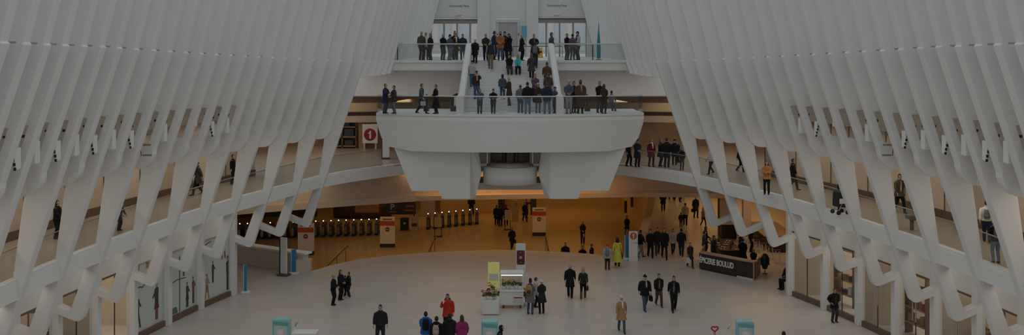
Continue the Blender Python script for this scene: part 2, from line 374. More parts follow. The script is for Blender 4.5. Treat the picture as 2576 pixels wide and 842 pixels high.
# steps down to the lower concourse
ST = empty('steps', (0, 66, 0)); tag(ST, 'curved stone steps going down to the lower concourse', 'stairs', kind='structure')
ST.location = (0, 0, 0)
stepc = EDGE[:10]
def offs(p, d):
    v = Vector((p[0]-0, p[1]-46)).normalized(); return (p[0]+v.x*d, p[1]+v.y*d)
for k in range(18):
    poly = [offs(p, .33*k) for p in stepc]+[offs(p, .33*(k+1)) for p in stepc[::-1]]
    MB().slab(poly, ZP, -.17*(k+1)).build('step', STONE, ST)
for p0, off in (((-9.6, 63.5), 5.5), ((-4.6, 66.35), 5.5), ((2.2, 66.5), 5.5)):
    H = empty('stair_handrail', (p0[0], p0[1], 0))
    tag(H, {-9.6: 'thin bronze stair handrail left of the red-topped totem', -4.6: 'thin bronze stair handrail near the upright poster frame', 2.2: 'thin bronze stair handrail below the white totem on the right'}[p0[0]], 'handrail', 'handrails on the lower steps')
    q = offs(p0, off); dx, dy = q[0]-p0[0], q[1]-p0[1]; zb_ = -.17*17
    MB().tube([(0, -.1, .75), (0, .15, .92), (dx, dy, zb_+.95), (dx, dy+.25, zb_+.85)], .03, 8).build('rail', BRONZE, H, True)
    for t in (.06, .35, .65, .97):
        zz = -.17*(int(off*t/.33)+1)
        MB().tube([(dx*t, dy*t, zz), (dx*t, dy*t, .92+(zb_+.03)*t)], .022, 6).build('post', BRONZE, H)

# parapet left of the steps and curved parapet wall on the right
def wallstrip(pts, z0, z1, th, name, m, parent=None, nrm=1):
    rings = []
    for i, p in enumerate(pts):
        a = Vector(pts[max(i-1, 0)]); b = Vector(pts[min(i+1, len(pts)-1)]); t = (b-a).normalized(); n = Vector((-t.y, t.x))*th*nrm
        rings.append([(p[0], p[1], z0), (p[0], p[1], z1), (p[0]+n.x, p[1]+n.y, z1), (p[0]+n.x, p[1]+n.y, z0)])
    return MB().loft(rings).build(name, m, parent, fix=True)
PP = empty('parapet'); tag(PP, 'pale stone parapet at the left end of the steps', 'wall', kind='structure')
wallstrip([(-11.6, 60.2), (-13.0, 61.0), (-14.4, 61.9), (-15.9, 62.9), (-20, 64)], 0, 1.05, .45, 'parapet_body', STONE, PP, -1)
wallstrip([(-11.5, 60.15), (-13.0, 60.95), (-14.4, 61.85), (-15.9, 62.8), (-20, 63.9)], 1.05, 1.15, .65, 'parapet_cap', WHITE, PP, -1)
MB().box(-12.0, -11.2, 60.1, 60.6, 0, .78).build('parapet_end', STONE, PP)
CW = empty('curved_parapet'); tag(CW, 'gold lit curved wall at the right side of the sunken steps', 'wall', kind='structure')
cw = [(x-.05, y) for x, y in EDGE[10:]+[(10.9, 98), (10.9, 104)]]
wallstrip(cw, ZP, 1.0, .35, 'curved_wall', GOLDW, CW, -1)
wallstrip(cw[:5], 1.0, 1.08, .5, 'wall_cap', STONE, CW, -1)
for px, py0, py1, d in ((1581, 505, 535, 95), (1597, 475, 520, 93)):
    x = wx(px, d)-.25; MB().box(x-.12, x+.12, d-.1, d+.1, wz(py1, d), wz(py0, d)).build('slot', DARKW, CW)

# ---------------------------------------------------------------- end of the lower hall
def wall(name, label, mb, m): return tag(mb.build(name, m), label, 'wall', kind='structure')
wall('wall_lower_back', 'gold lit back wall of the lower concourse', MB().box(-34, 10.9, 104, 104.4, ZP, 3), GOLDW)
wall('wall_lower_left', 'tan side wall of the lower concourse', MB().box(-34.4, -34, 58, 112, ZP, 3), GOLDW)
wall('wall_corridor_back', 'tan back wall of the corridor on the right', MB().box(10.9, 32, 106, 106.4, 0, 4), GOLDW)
wall('wall_corridor_right', 'tan side wall of the corridor on the right', MB().box(24, 24.4, 58, 106, 0, 4.7), BEIGE)
wall('wall_left_end', 'brown end wall beyond the last left shop', MB().box(-26, -16.1, 57.2, 57.5, 0, 4.7), BEIGE)
tag(MB().slab([(-34, 68.5), (-9, 69.5), (9, 71.5), (32, 69), (32, 112), (-34, 112)], 2.6, 2.9).build('ceiling', BEIGE), 'low ceiling of the lower concourse', 'ceiling', kind='structure')
RG = empty('ring_fascia'); tag(RG, 'beige curved fascia below the gallery at the end of the hall', 'wall', kind='structure')
ring = [(-20, 62.5), (-15.5, 65.3), (-12, 67.1), (-9, 68.6), (-6, 70), (-3, 70.9), (0, 71.4), (3, 71.7), (6, 71.9), (9, 71.9), (12, 71.6), (15, 71), (19, 69.8), (24, 68)]
wallstrip(ring, 2.98, 4.76, .3, 'fascia_upper', BEIGE, RG)
wallstrip([(x, y-.12) for x, y in ring], 2.56, 2.98, .5, 'fascia_lower', BEIGE, RG)
for px, ch in ((1003, 'P'), (1016, 'A'), (1029, 'T'), (1042, 'H')):
    d = 69.4+(px-1003)*.012
    t = text(ch, .62, mat('pale_letter', (.70, .63, .54), .5), RG, (wx(px, d), d-.12, wz(475, d)), (math.pi/2, 0, math.radians(24)), bold=.005)

# ---------------------------------------------------------------- gallery level behind the stair block
wall('wall_gallery_back', 'brown wood store wall at the back of the gallery level', MB().box(-26, 26, 77, 77.3, 5.4, 7.75), WOOD)
wall('wall_gallery_cove', 'gold lit cove band above the gallery stores', MB().box(-26, 26, 77.1, 77.4, 7.75, 10.5), mat('cove_gold', (.66, .54, .38), .6, 0, .05, 1))
wall('wall_gallery_left_side', 'tan side wall of the end gallery on the left', MB().box(-19.3, -19, 62, 77, 5.4, 9.4), BEIGE)
wall('wall_gallery_right_side', 'tan side wall of the end gallery on the right', MB().box(19, 19.3, 62, 77, 5.4, 9.4), BEIGE)
GB = empty('gallery_soffit'); tag(GB, 'banded soffit edge above the gallery stores', 'ceiling', kind='structure')
sof = [(-24, 70.5), (-18, 73), (-12, 75), (-6, 76), (0, 76.3), (6, 76), (12, 75), (18, 73), (24, 70.5)]
wallstrip(sof, 7.25, 7.70, .4, 'fascia_strip', BEIGE, GB)
wallstrip([(x, y+.25) for x, y in sof], 7.70, 7.95, .4, 'painted_shade_strip', DARKW, GB)  # solid dark strip, its colour stands for the shade in the gap
wallstrip(sof, 8.62, 9.10, .4, 'upper_strip', mat('muted_brown_strip', (.27, .20, .14), .6), GB)
tag(MB().slab([(-24, 69.9), (24, 69.9), (24, 77.2), (-24, 77.2)], 9.36, 9.44).build('ceiling', BEIGE), 'tan ceiling over the end gallery', 'ceiling', kind='structure')
# store shelving seen at left
SH = empty('store_display', (wx(880, 75.5), 75.6, 5.4)); tag(SH, 'brown timber store shelving beside the round number sign in the gallery', 'shelving')
for z in (.1, .75, 1.45, 2.05): MB().box(-1.6, .45, 0, .5, z, z+.09).build('shelf', WOOD, SH)
for x in (-1.6, -.6, .38): MB().box(x, x+.09, 0, .5, 0, 2.1).build('upright', BRONZE, SH)
MB().box(-1.6, .45, .45, .5, 0, 2.1).build('back_panel', DARKW, SH)
for x, z, wd, h in ((-1.3, .2, .5, .4), (-.4, .2, .6, .35), (-1.2, .85, .4, .45), (-.45, .85, .7, .5), (-1.0, 1.55, .3, .35), (-.4, 1.55, .35, .4)):
    MB().box(x, x+wd, .1, .4, z, z+h).build('carton', [DARKW, BRONZE, DGREY][int(x*10) % 3], SH, bevel=.01)
MB().box(.62, 1.05, 0, .4, 0, 2.25).build('pillar', WOOD, SH)

# ---------------------------------------------------------------- street level landing and entrance wall
UL = empty('upper_landing'); tag(UL, 'white street level landing with glass balustrade above the stairs', 'landing', kind='structure')
MB().slab([(-9.6, 68.4), (9.6, 68.4), (9.6, 92), (-9.6, 92)], 11.1, ZU).build('landing_slab', WALLW, UL, bevel=.05)
MB().box(-9.6, 9.6, 68.3, 68.45, 11.62, ZU+.02).build('landing_nosing', WALLW, UL)
for a, b in ((-9.6, -7.6), (-7.6, -5.4), (-5.4, -2.75), (2.85, 5.3), (5.3, 7.6), (7.6, 9.6)):
    MB().box(a+.01, b-.01, 68.55, 68.58, ZU, ZU+1.02).build('balustrade_pane', RGLASS, UL)
    MB().tube([(a, 68.565, ZU+1.05), (b, 68.565, ZU+1.05)], .035, 8).build('balustrade_rail', mat('pale_rail', (.62, .61, .59), .4, .2), UL)
wall('wall_under_landing', 'beige recessed wall under the upper landing', MB().box(-12, 12, 69.8, 70.0, 9.43, 11.1), mat('grey_beige_plaster', (.88, .85, .81), .7, 0, .02, .5))
EW = empty('wall_entrance'); tag(EW, 'white entrance wall behind the upper landing', 'wall', kind='structure')
YB = 80.0
ops = [(-5.9, -2.0, 14.55), (-1.04, .74, 14.55), (1.70, 5.7, 14.6)]
xs = [-9.5]+[v for o in ops for v in o[:2]]+[9.5]
for i in range(0, len(xs), 2): MB().box(xs[i], xs[i+1], YB, YB+.4, ZU, 14.6).build('wall_panel', ENTW, EW)
MB().box(-9.5, 9.5, YB, YB+.4, 14.6, ZTOP).build('wall_panel', ENTW, EW)
for x in (-1.97, 1.66): MB().box(x-.45, x+.45, YB-.35, YB, ZU, ZTOP).build('pilaster', ENTW, EW, bevel=.02)
FRM = mat('grey_bronze_frame', (.33, .29, .25), .45, .3, .05, 3)
for n, (a, b, zt_) in enumerate(ops):
    D = empty('door_%d' % (n+1), ((a+b)/2, YB, ZU)); w2 = (b-a)/2; h = zt_-ZU
    if n == 1:
        tag(D, 'grey steel lift doors in the middle of the entrance wall', 'door', kind='structure')
        MB().box(-w2, w2, .2, .3, 0, h).build('lift_surround', SILVER, D)
        for q in (-1, 1): MB().box(min(0, q*(w2-.2))+.01, max(0, q*(w2-.2))-.01, .1, .18, 0, h-.3).build('door_leaf', mat('lift_steel', (.42, .42, .43), .35, .6), D)
        MB().box(-w2, w2, -.05, .15, h-.25, h).build('header', SILVER, D, bevel=.01)
        for q in (-1, 1): MB().box(q*(w2-.1)-.09, q*(w2-.1)+.09, 0, .2, 0, h).build('jamb', SILVER, D); MB().box(q*(w2-.1)-.03, q*(w2-.1)+.03, -.02, 0, 1.6, 1.75).build('indicator', BLACK, D)
    else:
        tag(D, ['', '', ''][n] or ('glazed street doors left of the lift with bronze frames' if n == 0 else 'glazed street doors right of the lift with bronze frames'), 'door', kind='structure')
        MB().box(-w2, w2, -.1, .3, h-.07, h).build('header_line', BLACK, D)
        MB().box(-w2, w2, 0, .3, h-.34, h-.08).build('header', FRM, D)
        for i in range(5):
            x = -w2+2*w2*i/4; MB().box(x-.06, x+.06, .05, .2, 0, h-.3).build('frame_post', FRM, D)
            if i < 4:
                MB().box(x+.06, x+2*w2/4-.06, .1, .13, .05, h-.35).build('pane', GLASS, D)
                MB().box(x+.06, x+2*w2/4-.06, .08, .16, .95, 1.02).build('push_bar', FRM, D)
    if n != 1:
        sx = wx(1155 if n == 0 else 1401, YB)
        S = tag(empty('exit_sign', (sx, YB-.02, wz(40, YB))), 'small exit sign above the glazed doors %s of the lift' % ('left' if n == 0 else 'right'), 'sign', 'exit signs')
        MB().box(-.28, .28, -.04, .02, -.15, .15).build('sign_box', WHITE, S, bevel=.01)
        text('EXIT', .22, mat('exit_red', (.45, .25, .20), .5), S, (0, -.045, 0), bold=.004)
        L = text('Community Plaza', .21, mat('letter_grey', (.25, .25, .25), .5), EW, (sx, YB-.02, wz(15 if n == 0 else 14, YB)))
# street outside the doors
tag(MB().box(-30, 30, 80.4, 140, 11.4, 11.7).build('ground', PLAIN), 'street pavement outside the glass doors', 'ground', kind='structure')
BLD = empty('building', (0, 112, 11.7)); tag(BLD, 'pale street facade seen through the entrance doors', 'building')
MB().box(-24, 24, .3, 3, 0, 12).build('facade', mat('pale_facade', (.85, .85, .85), .8, 0, .06, .3), BLD)
for i in range(17):
    x = -16+2*i
    MB().box(x, x+.5, 0, .3, 0, 12).build('pier', mat('facade_tan', (.74, .70, .65), .8), BLD)
    MB().box(x+.7, x+1.8, .2, .32, .6, 3.2).build('window', mat('street_glass', (.60, .66, .70), .3), BLD)

# ---------------------------------------------------------------- middle landing and stair
ML = empty('middle_landing'); tag(ML, 'white balcony landing that juts out over the hall', 'landing', kind='structure')
def bow(x): return 60.0+1.3*(x/7.45)**2
def lowz(x):
    x = abs(x); return lerp([(0, 6.80), (5.6, 6.80), (6.95, 7.02), (7.35, 7.52), (7.58, 8.2), (7.65, 8.5)], x)
xsf = [-7.65, -7.58, -7.35, -7.15, -6.95, -5.6, -4, -2, 0, 2, 4, 5.6, 6.95, 7.15, 7.35, 7.58, 7.65]
rings = []
for x in xsf:
    y = bow(x); z = lowz(x); m = 8.55 if z < 8.5 else z
    rings.append([(x, y, ZM-.12), (x, y-.03, ZM-.35), (x, y+.02, max(z+.02, 8.1)), (x, y+.10, z), (x, 66.5, z), (x, 66.5, ZM-.12)])
MB().loft(rings).build('landing_body', WALLW, ML, fix=True)
poly = [(x, bow(x)-.05) for x in xsf]+[(7.65, 63.2), (2.6, 63.2), (2.6, 66.5), (-2.6, 66.5), (-2.6, 63.2), (-7.65, 63.2)]
MB().slab(poly, ZM-.12, ZM).build('landing_floor', WALLW, ML)
gx = [-7.57, -5.3, -3.05, -1.0, 1.0, 2.95, 5.2, 7.57]
for a, b in zip(gx, gx[1:]):
    pa, pb = (a+.012, bow(a)+.10), (b-.012, bow(b)+.10)
    MB().slab([pa, pb, (pb[0], pb[1]+.025), (pa[0], pa[1]+.025)], ZM, ZM+.98).build('balustrade_pane', RGLASS, ML)
    MB().tube([(a, bow(a)+.11, ZM+1.0), (b, bow(b)+.11, ZM+1.0)], .035, 8).build('balustrade_rail', mat('pale_rail', (.6, .6, .6)), ML)
for q in (-1, 1):
    x = q*7.57; y0 = bow(x)+.1
    MB().box(x-.013, x+.013, y0, 63.2, ZM, ZM+.98).build('balustrade_pane', RGLASS, ML)
    MB().tube([(x, y0, ZM+1.0), (x, 63.2, ZM+1.0)], .035, 8).build('balustrade_rail', mat('pale_rail', (.6, .6, .6)), ML)
S0, RUN, NST = 61.9, .382, 17; RISE = (ZU-ZM)/NST
GS = empty('staircase'); tag(GS, 'broad white staircase between the middle and street level landings', 'stairs', kind='structure')
for k in range(NST):
    MB().box(-2.72, 2.72, S0+RUN*k, 68.45, ZM+RISE*k-.01, ZM+RISE*(k+1)).build('step', STAIRW, GS)
for q in (-1, 1):
    rings = []
    for y, x0, x1, zlo, ztp in ((60.25, 2.60, 3.02, ZM-.1, ZM+1.0), (60.9, 2.60, 3.02, ZM-.1, ZM+1.05), (61.9, 2.60, 2.98, ZM-.1, ZM+1.1), (68.0, 2.42, 2.80, ZU-1.2, ZU+1.08), (68.9, 2.42, 2.78, ZU-.6, ZU+1.1)):
        rings.append([(q*x0, y, zlo), (q*x0, y, ztp-.06), (q*(x0+.07), y, ztp), (q*(x1-.07), y, ztp), (q*x1, y, ztp-.06), (q*x1, y, zlo)])
    MB().loft(rings).build('stair_parapet', STAIRW, GS, fix=True)
SP = empty('slotted_panel', (wx(1266, 60.6), 60.75, ZM)); tag(SP, 'narrow white panel with slanted slots standing behind the balcony glass', 'panel')
MB().box(-.24, -.16, -.03, .03, 0, .98).build('stile', WHITE, SP); MB().box(.16, .24, -.03, .03, 0, .98).build('stile', WHITE, SP)
for i in range(5):
    z = .02+.2*i; MB().prism([(-.17, z), (.17, z+.08), (.17, z+.20), (-.17, z+.12)], -.02, .02).build('slat', WHITE, SP)
for px, q in ((1140, -1), (1478, 1), (1072, -1)):
    NE = empty('escalator_newel', (wx(px, 62.6), 62.7, ZM-.05)); tag(NE, {1140: 'curved black and white escalator handrail end beside the left stair parapet', 1478: 'black escalator post behind the man in the long brown coat', 1072: 'black escalator post between the two people on the left balcony'}[px], 'escalator', 'escalator ends')
    MB().box(-.16, .16, -.1, .25, 0, .35).build('base', DGREY, NE, bevel=.03)
    if px == 1140: MB().tube([(.0, 0, .1), (-.08, 0, .5), (.0, 0, .95), (.18, .0, 1.02), (.2, .6, 1.0)], .07, 8).build('handrail', BLACK, NE, True); MB().box(.05, .2, .0, .5, .3, .95).build('skirt', WHITE, NE)
    else: MB().tube([(0, 0, .3), (0, 0, .95), (0, .3, 1.0)], .05, 8).build('handrail', BLACK, NE, True)

# piers under the landing and the lift between them
d = 61.2; sc = F/d
def fx(px, py): return ((px-CX)/sc, EYE-(py-CY)/sc)
for q in (-1, 1):
    P = empty('pier', (0, 0, 0)); tag(P, 'stepped white pier under the balcony %s of the glass lift' % ('left' if q < 0 else 'right'), 'pier', kind='structure')
    pts = [fx(988, 362), fx(1035, 480), fx(1105, 480), fx(1112, 500), fx(1182, 500), fx(1183, 362)]
    if q > 0: pts = [(-x-.1+.1, z) for x, z in pts]
    MB().prism(pts, d, 66.4).build('pier_body', WALLW, P, fix=True)
    a = [fx(1183, 362), fx(1182, 500), fx(1195, 500), fx(1211, 440), fx(1200, 362)]
    m = 1 if q < 0 else -1
    rings = [[(m*pts_[0], yy, pts_[1]) for pts_, yy in zip(a, (d, d, d+.6, d+.6, d+.6))], [(m*pts_[0], 66.0, pts_[1]) for pts_ in a]]
    MB().loft(rings).build('pier_cheek', WALLW, P, fix=True)
LF = empty('glass_lift', (0, 62.6, 4.75)); tag(LF, 'rounded glass lift car over a white curved base between the piers', 'lift')
def arc(r, z, n=14, cy=0.0, sy=.75): return [(r*math.cos(math.pi+math.pi*i/n), cy+r*sy*math.sin(math.pi+math.pi*i/n), z) for i in range(n+1)]
MB().loft([arc(1.56, 0), arc(1.58, .98)]).build('base_drum', WALLW, LF, True)
MB().loft([arc(1.30, 1.0), arc(1.30, 1.04), arc(1.12, 1.16), arc(1.06, 1.24)]).build('silver_ring', SILVER, LF, True)
MB().loft([arc(1.05, 1.24), arc(1.05, 1.28)]).build('car_floor', DGREY, LF)
MB().loft([arc(1.04, 1.28), arc(1.04, 3.4)], cap=False, closed=False).build('car_glass', GLASS, LF, True)
for a in (0, .22, .5, .78, 1):
    x = 1.05*math.cos(math.pi+math.pi*a); y = .79*math.sin(math.pi+math.pi*a); MB().box(x-.03, x+.03, y-.03, y+.03, 1.2, 3.4).build('car_post', BLACK, LF)
for q in (-1, 1):
    MB().box(q*1.5-.35, q*1.5+.35, .3, .5, 1.05, 3.2).build('shaft_panel', STONE, LF); MB().box(q*1.32-.03, q*1.32+.03, -.1, 0, .98, 3.2).build('guide_rail', SILVER, LF)
    MB().box(q*1.55-.25, q*1.55+.25, -.1, .3, 1.0, 1.14).build('sill', WHITE, LF)
MB().box(-1.9, 1.9, .9, 1.0, 1.0, 3.4).build('back_wall', WOOD, LF)
MB().box(-2.1, 2.1, .2, 3.0, -.42, -.02).build('soffit_block', BEIGE, LF)
ORD = ['first', 'second', 'third', 'fourth', 'fifth', 'sixth', 'seventh', 'eighth', 'ninth', 'tenth', 'eleventh', 'twelfth', 'thirteenth', 'fourteenth', 'fifteenth', 'sixteenth', 'seventeenth', 'eighteenth', 'nineteenth']
# ---------------------------------------------------------------- shop windows on the ground floor
def bay(s, i, off):
    A = Vector((s*(xe(LONG[i+1], s)+off), LONG[i+1], 0)); B = Vector((s*(xe(LONG[i], s)+off), LONG[i], 0))
    if s > 0: A, B = B, A
    t = B-A; return A, t.length, math.atan2(t.y, t.x)
INK = [mat('print_navy', (.035, .03, .05), .6), mat('print_red', (.35, .06, .03), .6), mat('print_ochre', (.55, .30, .05), .6), mat('print_skin', (.50, .33, .24), .6), mat('print_black', (.02, .02, .02), .6), mat('print_green', (.12, .25, .14), .6)]
def print_figure(parent, x, z, h, top, low, skirt=False, stride=.12, flip=1):
    mb = MB(); y0, y1 = .085, .10
    def P(pts, mi): mb.prism([(x+flip*a*h, z+b*h) for a, b in pts], y0, y1, mi)
    P([(-stride-.03, 0), (-stride+.03, 0), (.02, .48), (-.06, .48)], low); P([(stride-.03, 0), (stride+.04, 0), (.07, .48), (0, .48)], low)
    if skirt: P([(-.11, .28), (.12, .28), (.07, .55), (-.06, .55)], top)
    P([(-.07, .46), (.08, .46), (.10, .80), (.03, .84), (-.03, .84), (-.09, .80)], top)
    P([(.08, .78), (.20, .60), (.17, .57), (.06, .68)], top)
    P([(-.03, .84), (.03, .84), (.045, .92), (.02, .97), (-.03, .97), (-.045, .91)], 3); P([(-.05, .92), (.03, .94), (.02, .99), (-.04, .99)], 4)
    return mb.build('printed_figure', INK, parent)
wn = 0
KICK = mat('bronze_kick', (.17, .11, .075), .4, .2, .1, 3)
for s in (-1, 1):
    for i in range(2, 11):
        wn += 1; A, L, ang = bay(s, i, 2.0)
        Wd = empty('window_%d' % wn, A, ang)
        mural = s < 0 and i <= 4
        tag(Wd, ('white printed shop window %s on the left' % {2: 'nearest the steps', 3: 'between two printed windows', 4: 'beside the mannequin bay'}[i]) if mural else 'glass shop window, bay %d from the steps on the %s' % (i-1, 'left' if s < 0 else 'right'), 'window', kind='structure')
        a, b = .2, L-.2
        MB().box(a, b, -.05, .12, 0, .26).build('kick', KICK, Wd, bevel=.01)
        MB().box(a, b, -.04, .12, 3.32, 4.76).build('header', STEEL, Wd)
        MB().box(a, b, 0, .02, .26, 3.32).build('pane', GLASS, Wd)
        if mural:
            MB().box(a, b, .10, .14, .26, 3.32).build('printed_panel', MURAL, Wd)
            w_ = b-a
            if i == 4:
                print_figure(Wd, a+.14*w_, .45, 1.55, 0, 0, stride=.14); print_figure(Wd, a+.78*w_, .45, 1.75, 0, 1, True, .03, -1)
                MB().box(a+.78*w_, a+.95*w_, .085, .10, 2.5, 2.95).build('printed_bag', INK[4], Wd); MB().prism([(a+.06*w_, 2.5), (a+.14*w_, 2.5), (a+.16*w_, 2.85), (a+.05*w_, 2.85)], .085, .1).build('printed_cup', INK[0], Wd)
                MB().tube([(a+.02*w_, .09, 2.16), (a+.2*w_, .09, 2.25), (a+.3*w_, .09, 2.18), (a+.42*w_, .09, 2.32), (a+.55*w_, .09, 2.3)], .022, 5).build('printed_line', INK[4], Wd)
                for q in (.1, .42): MB().prism([(a+q*w_, 2.95), (a+(q+.08)*w_, 2.95), (a+(q+.1)*w_, 3.2), (a+q*w_, 3.25)], .085, .1).build('printed_cup', INK[2], Wd)
            if i == 3:
                print_figure(Wd, a+.68*w_, .35, 1.2, 4, 4, True, .05); print_figure(Wd, a+.9*w_, .4, 1.3, 1, 0, False, .03); print_figure(Wd, a+.55*w_, 1.9, .9, 4, 1, False, .05)
                print_figure(Wd, a+.12*w_, 2.25, 1.0, 5, 1, False, .04)
                MB().tube([(a+.03*w_, .09, 1.72), (a+.3*w_, .09, 1.85), (a+.62*w_, .09, 1.8)], .02, 5).build('printed_line', INK[4], Wd); MB().box(a+.4*w_, a+.42*w_, .085, .1, .3, 2.9).build('printed_line', INK[4], Wd)
                MB().prism([(a+.02*w_, .3), (a+.34*w_, .3), (a+.3*w_, .6), (a+.06*w_, .6)], .085, .1).build('printed_shape', INK[5], Wd)
            if i == 2:
                print_figure(Wd, a+.80*w_, 2.0, 1.25, 1, 1, False, .12); print_figure(Wd, a+.95*w_, .35, 1.75, 0, 4, False, .03); print_figure(Wd, a+.42*w_, 1.0, 1.1, 0, 4, False, .02)
                print_figure(Wd, a+.22*w_, .3, 1.25, 3, 2, True, .13); MB().box(a+.02*w_, a+.06*w_, .085, .1, 1.4, 3.1).build('printed_line', INK[1], Wd)
                MB().tube([(a+.05*w_, .09, 2.95), (a+.35*w_, .09, 3.1)], .02, 5).build('printed_line', INK[4], Wd)
        else:
            MB().box(L*.5-.012, L*.5+.012, -.01, .03, .26, 3.32).build('pane_joint', DGREY, Wd)
            MB().box(a, b, -.05, .05, 3.26, 3.34).build('transom', KICK, Wd)
            if s > 0 and i in (4, 5, 6, 7):
                for q in (-.12, .12): MB().tube([(L*.5+q, -.07, 1.3), (L*.5+q, -.07, 2.1)], .018, 6).build('door_handle', SILVER, Wd)
# shop goods
SHOPG = [mat('goods_%d' % k, c, .7) for k, c in enumerate([(.03, .03, .035), (.30, .17, .08), (.50, .42, .32), (.22, .05, .04), (.55, .36, .10), (.10, .10, .12), (.60, .58, .54)])]
def shop_shelf(s, i, fr, label, seed):
    rnd = random.Random(seed); A, L, ang = bay(s, i, 2.0)
    M = Matrix.Translation(A) @ Matrix.Rotation(ang, 4, 'Z'); loc = M @ Vector((L*fr, 1.3, 0))
    E = tag(empty('clothes_rack' if seed % 2 else 'shop_shelf', loc, ang), label, 'rack' if seed % 2 else 'shelf', 'shop fittings')
    if seed % 2:
        for x in (-.7, .7): MB().tube([(x, 0, 0), (x, 0, 1.75)], .025, 6).build('post', DGREY, E)
        MB().tube([(-.7, 0, 1.72), (.7, 0, 1.72)], .02, 6).build('rail', DGREY, E)
        for k in range(9):
            x = -.6+.15*k; l = rnd.uniform(.8, 1.2)
            MB().prism([(x-.03, 1.68), (x+.03, 1.68), (x+.06, 1.68-l), (x-.06, 1.68-l)], -.22, .22).build('garment', rnd.choice(SHOPG), E, bevel=.02)
        MB().box(-.7, .7, -.02, .35, 2.5, 2.56).build('upper_shelf', KICK, E)
        for k in range(4): MB().ball((-.5+.33*k, .15, 2.68), (.13, .1, .12), 8, 6).build('folded_bag', rnd.choice(SHOPG), E, True)
        for x in (-.7, .7): MB().box(x-.02, x+.02, .3, .35, 0, 2.6).build('upright', KICK, E)
    else:
        for x in (-.75, .75): MB().box(x-.03, x+.03, 0, .4, 0, 3.6).build('upright', KICK, E)
        for z in (.5, 1.2, 1.9, 2.7, 3.4):
            MB().box(-.75, .75, 0, .4, z, z+.05).build('shelf_board', WOOD, E)
            for k in range(3):
                x = -.5+.45*k+rnd.uniform(-.08, .08); h = rnd.uniform(.2, .4)
                MB().box(x-.14, x+.14, .08, .32, z+.05, z+.05+h).build('product', rnd.choice(SHOPG), E, bevel=.03)
fit = [(-1, 6, .5, 'rack of dark garments under shelved bags in the left shop past the mannequin', 1), (-1, 7, .45, 'brown shelving with cream garments in the left shop at the frame edge', 2), (-1, 8, .5, 'garment rack deep in the nearest left shop', 3),
       (1, 2, .88, 'tall dark shelving beside the first right shop column', 4), (1, 3, .75, 'brown shelving in the right shop behind the man in the open jacket', 6), (1, 4, .8, 'low tan shelving in the third right shop', 8), (1, 5, .75, 'shelves in the fourth right shop behind the pull handles', 10), (1, 6, .5, 'garment rack with brown bags in the fifth right shop', 5), (1, 7, .55, 'shelving with orange goods in the right shop at the frame edge', 12)]
for f in fit: shop_shelf(*f)
A, L, ang = bay(-1, 5, 2.0); M = Matrix.Translation(A) @ Matrix.Rotation(ang, 4, 'Z')
MN = tag(empty('mannequin', M @ Vector((L*.45, .75, 0)), ang), 'mannequin in a long dark coat on a white stand in the left shop window', 'mannequin')
MB().cyl((0, 0, 0), .28, .04, 20).build('base', WHITE, MN); MB().tube([(0, 0, .04), (0, 0, .9)], .025, 8).build('stand', SILVER, MN)
def ell(rx, ry, z, n=14, cx=0, cy=0): return [(cx+rx*math.cos(2*math.pi*k/n), cy+ry*math.sin(2*math.pi*k/n), z) for k in range(n)]
MB().loft([ell(.25, .19, .65), ell(.21, .16, 1.1), ell(.18, .13, 1.45), ell(.21, .14, 1.75), ell(.20, .12, 1.88), ell(.09, .07, 1.95)]).build('coat', SHOPG[5], MN, True)
for q in (-1, 1): MB().tube([(q*.2, 0, 1.85), (q*.29, 0, 1.5), (q*.27, -.05, 1.15)], [.075, .06, .05], 8).build('sleeve', SHOPG[5], MN, True)
MB().ball((0, 0, 2.08), (.08, .1, .13), 10, 8).build('head', mat('mannequin_tan', (.4, .28, .2), .5), MN, True)
# ---------------------------------------------------------------- free standing signs and totems
def disc(parent, x, y, z, r, m, name='disc'):
    mb = MB(); n = 28; mb.prism([(x+r*math.cos(2*math.pi*k/n), z+r*math.sin(2*math.pi*k/n)) for k in range(n)], y-.012, y); return mb.build(name, m, parent)
E = tag(empty('number_totem', fp(1593, 657)), 'white totem with an orange-red round number 1 beside the blue pylon', 'totem')
MB().box(-.26, .26, -.08, .08, 0, 1.78).build('panel', WHITE, E, bevel=.01); disc(E, 0, -.082, 1.52, .21, ORANGE)
numeral_one(E, .28, -.095, 1.52, WHITE); MB().box(-.2, .2, -.084, -.08, 1.12, 1.15).build('printed_line', SILVER, E); MB().box(.1, .2, -.084, -.08, 1.05, 1.12).build('printed_line', SILVER, E)
def pylon(px, py, h, wd, label):
    E = tag(empty('blue_pylon', fp(px, py)), label, 'pylon', 'slim blue pylons')
    MB().box(-wd/2, wd/2, -.06, .06, .12, h).build('panel', BLUE, E, bevel=.01); MB().box(-wd/2-.12, wd/2+.16, -.15, .15, 0, .12).build('foot', WHITE, E, bevel=.02)
    MB().box(-wd/2-.02, -wd/2+.02, -.065, .065, .12, h).build('edge_strip', mat('edge_pale', (.5, .6, .68), .5), E)
pylon(1577, 652, 1.45, .24, 'slim blue pylon next to the number 1 totem'); pylon(739, 689, 1.38, .26, 'slim blue pylon beside the white leaning kiosk'); pylon(617, 737, 1.5, .14, 'slim blue pylon in front of the first left column')
E = tag(empty('kiosk_panel', fp(714, 693), math.radians(-18)), 'tall white kiosk panel with a dark edge standing before the left parapet', 'kiosk')
MB().box(-.19, .19, -.05, .05, .12, 2.12).build('panel', WHITE, E, bevel=.01); MB().box(-.27, -.19, -.04, .28, .1, 2.1).build('dark_side', mat('dark_navy_panel', (.03, .05, .08), .4), E); MB().box(-.35, .30, -.2, .3, 0, .1).build('foot', BRONZE, E, bevel=.02)
E = tag(empty('poster_kiosk', fp(1310, 683)), 'white kiosk with a dark red screen behind the flower stall', 'kiosk')
MB().box(-.28, .28, -.07, .07, 0, 1.6).build('panel', WHITE, E, bevel=.015); sc_ = MB().box(-.23, .23, -.078, -.07, .42, 1.22).build('screen', mat('dark_red_poster', (.13, .018, .016), .4), E)
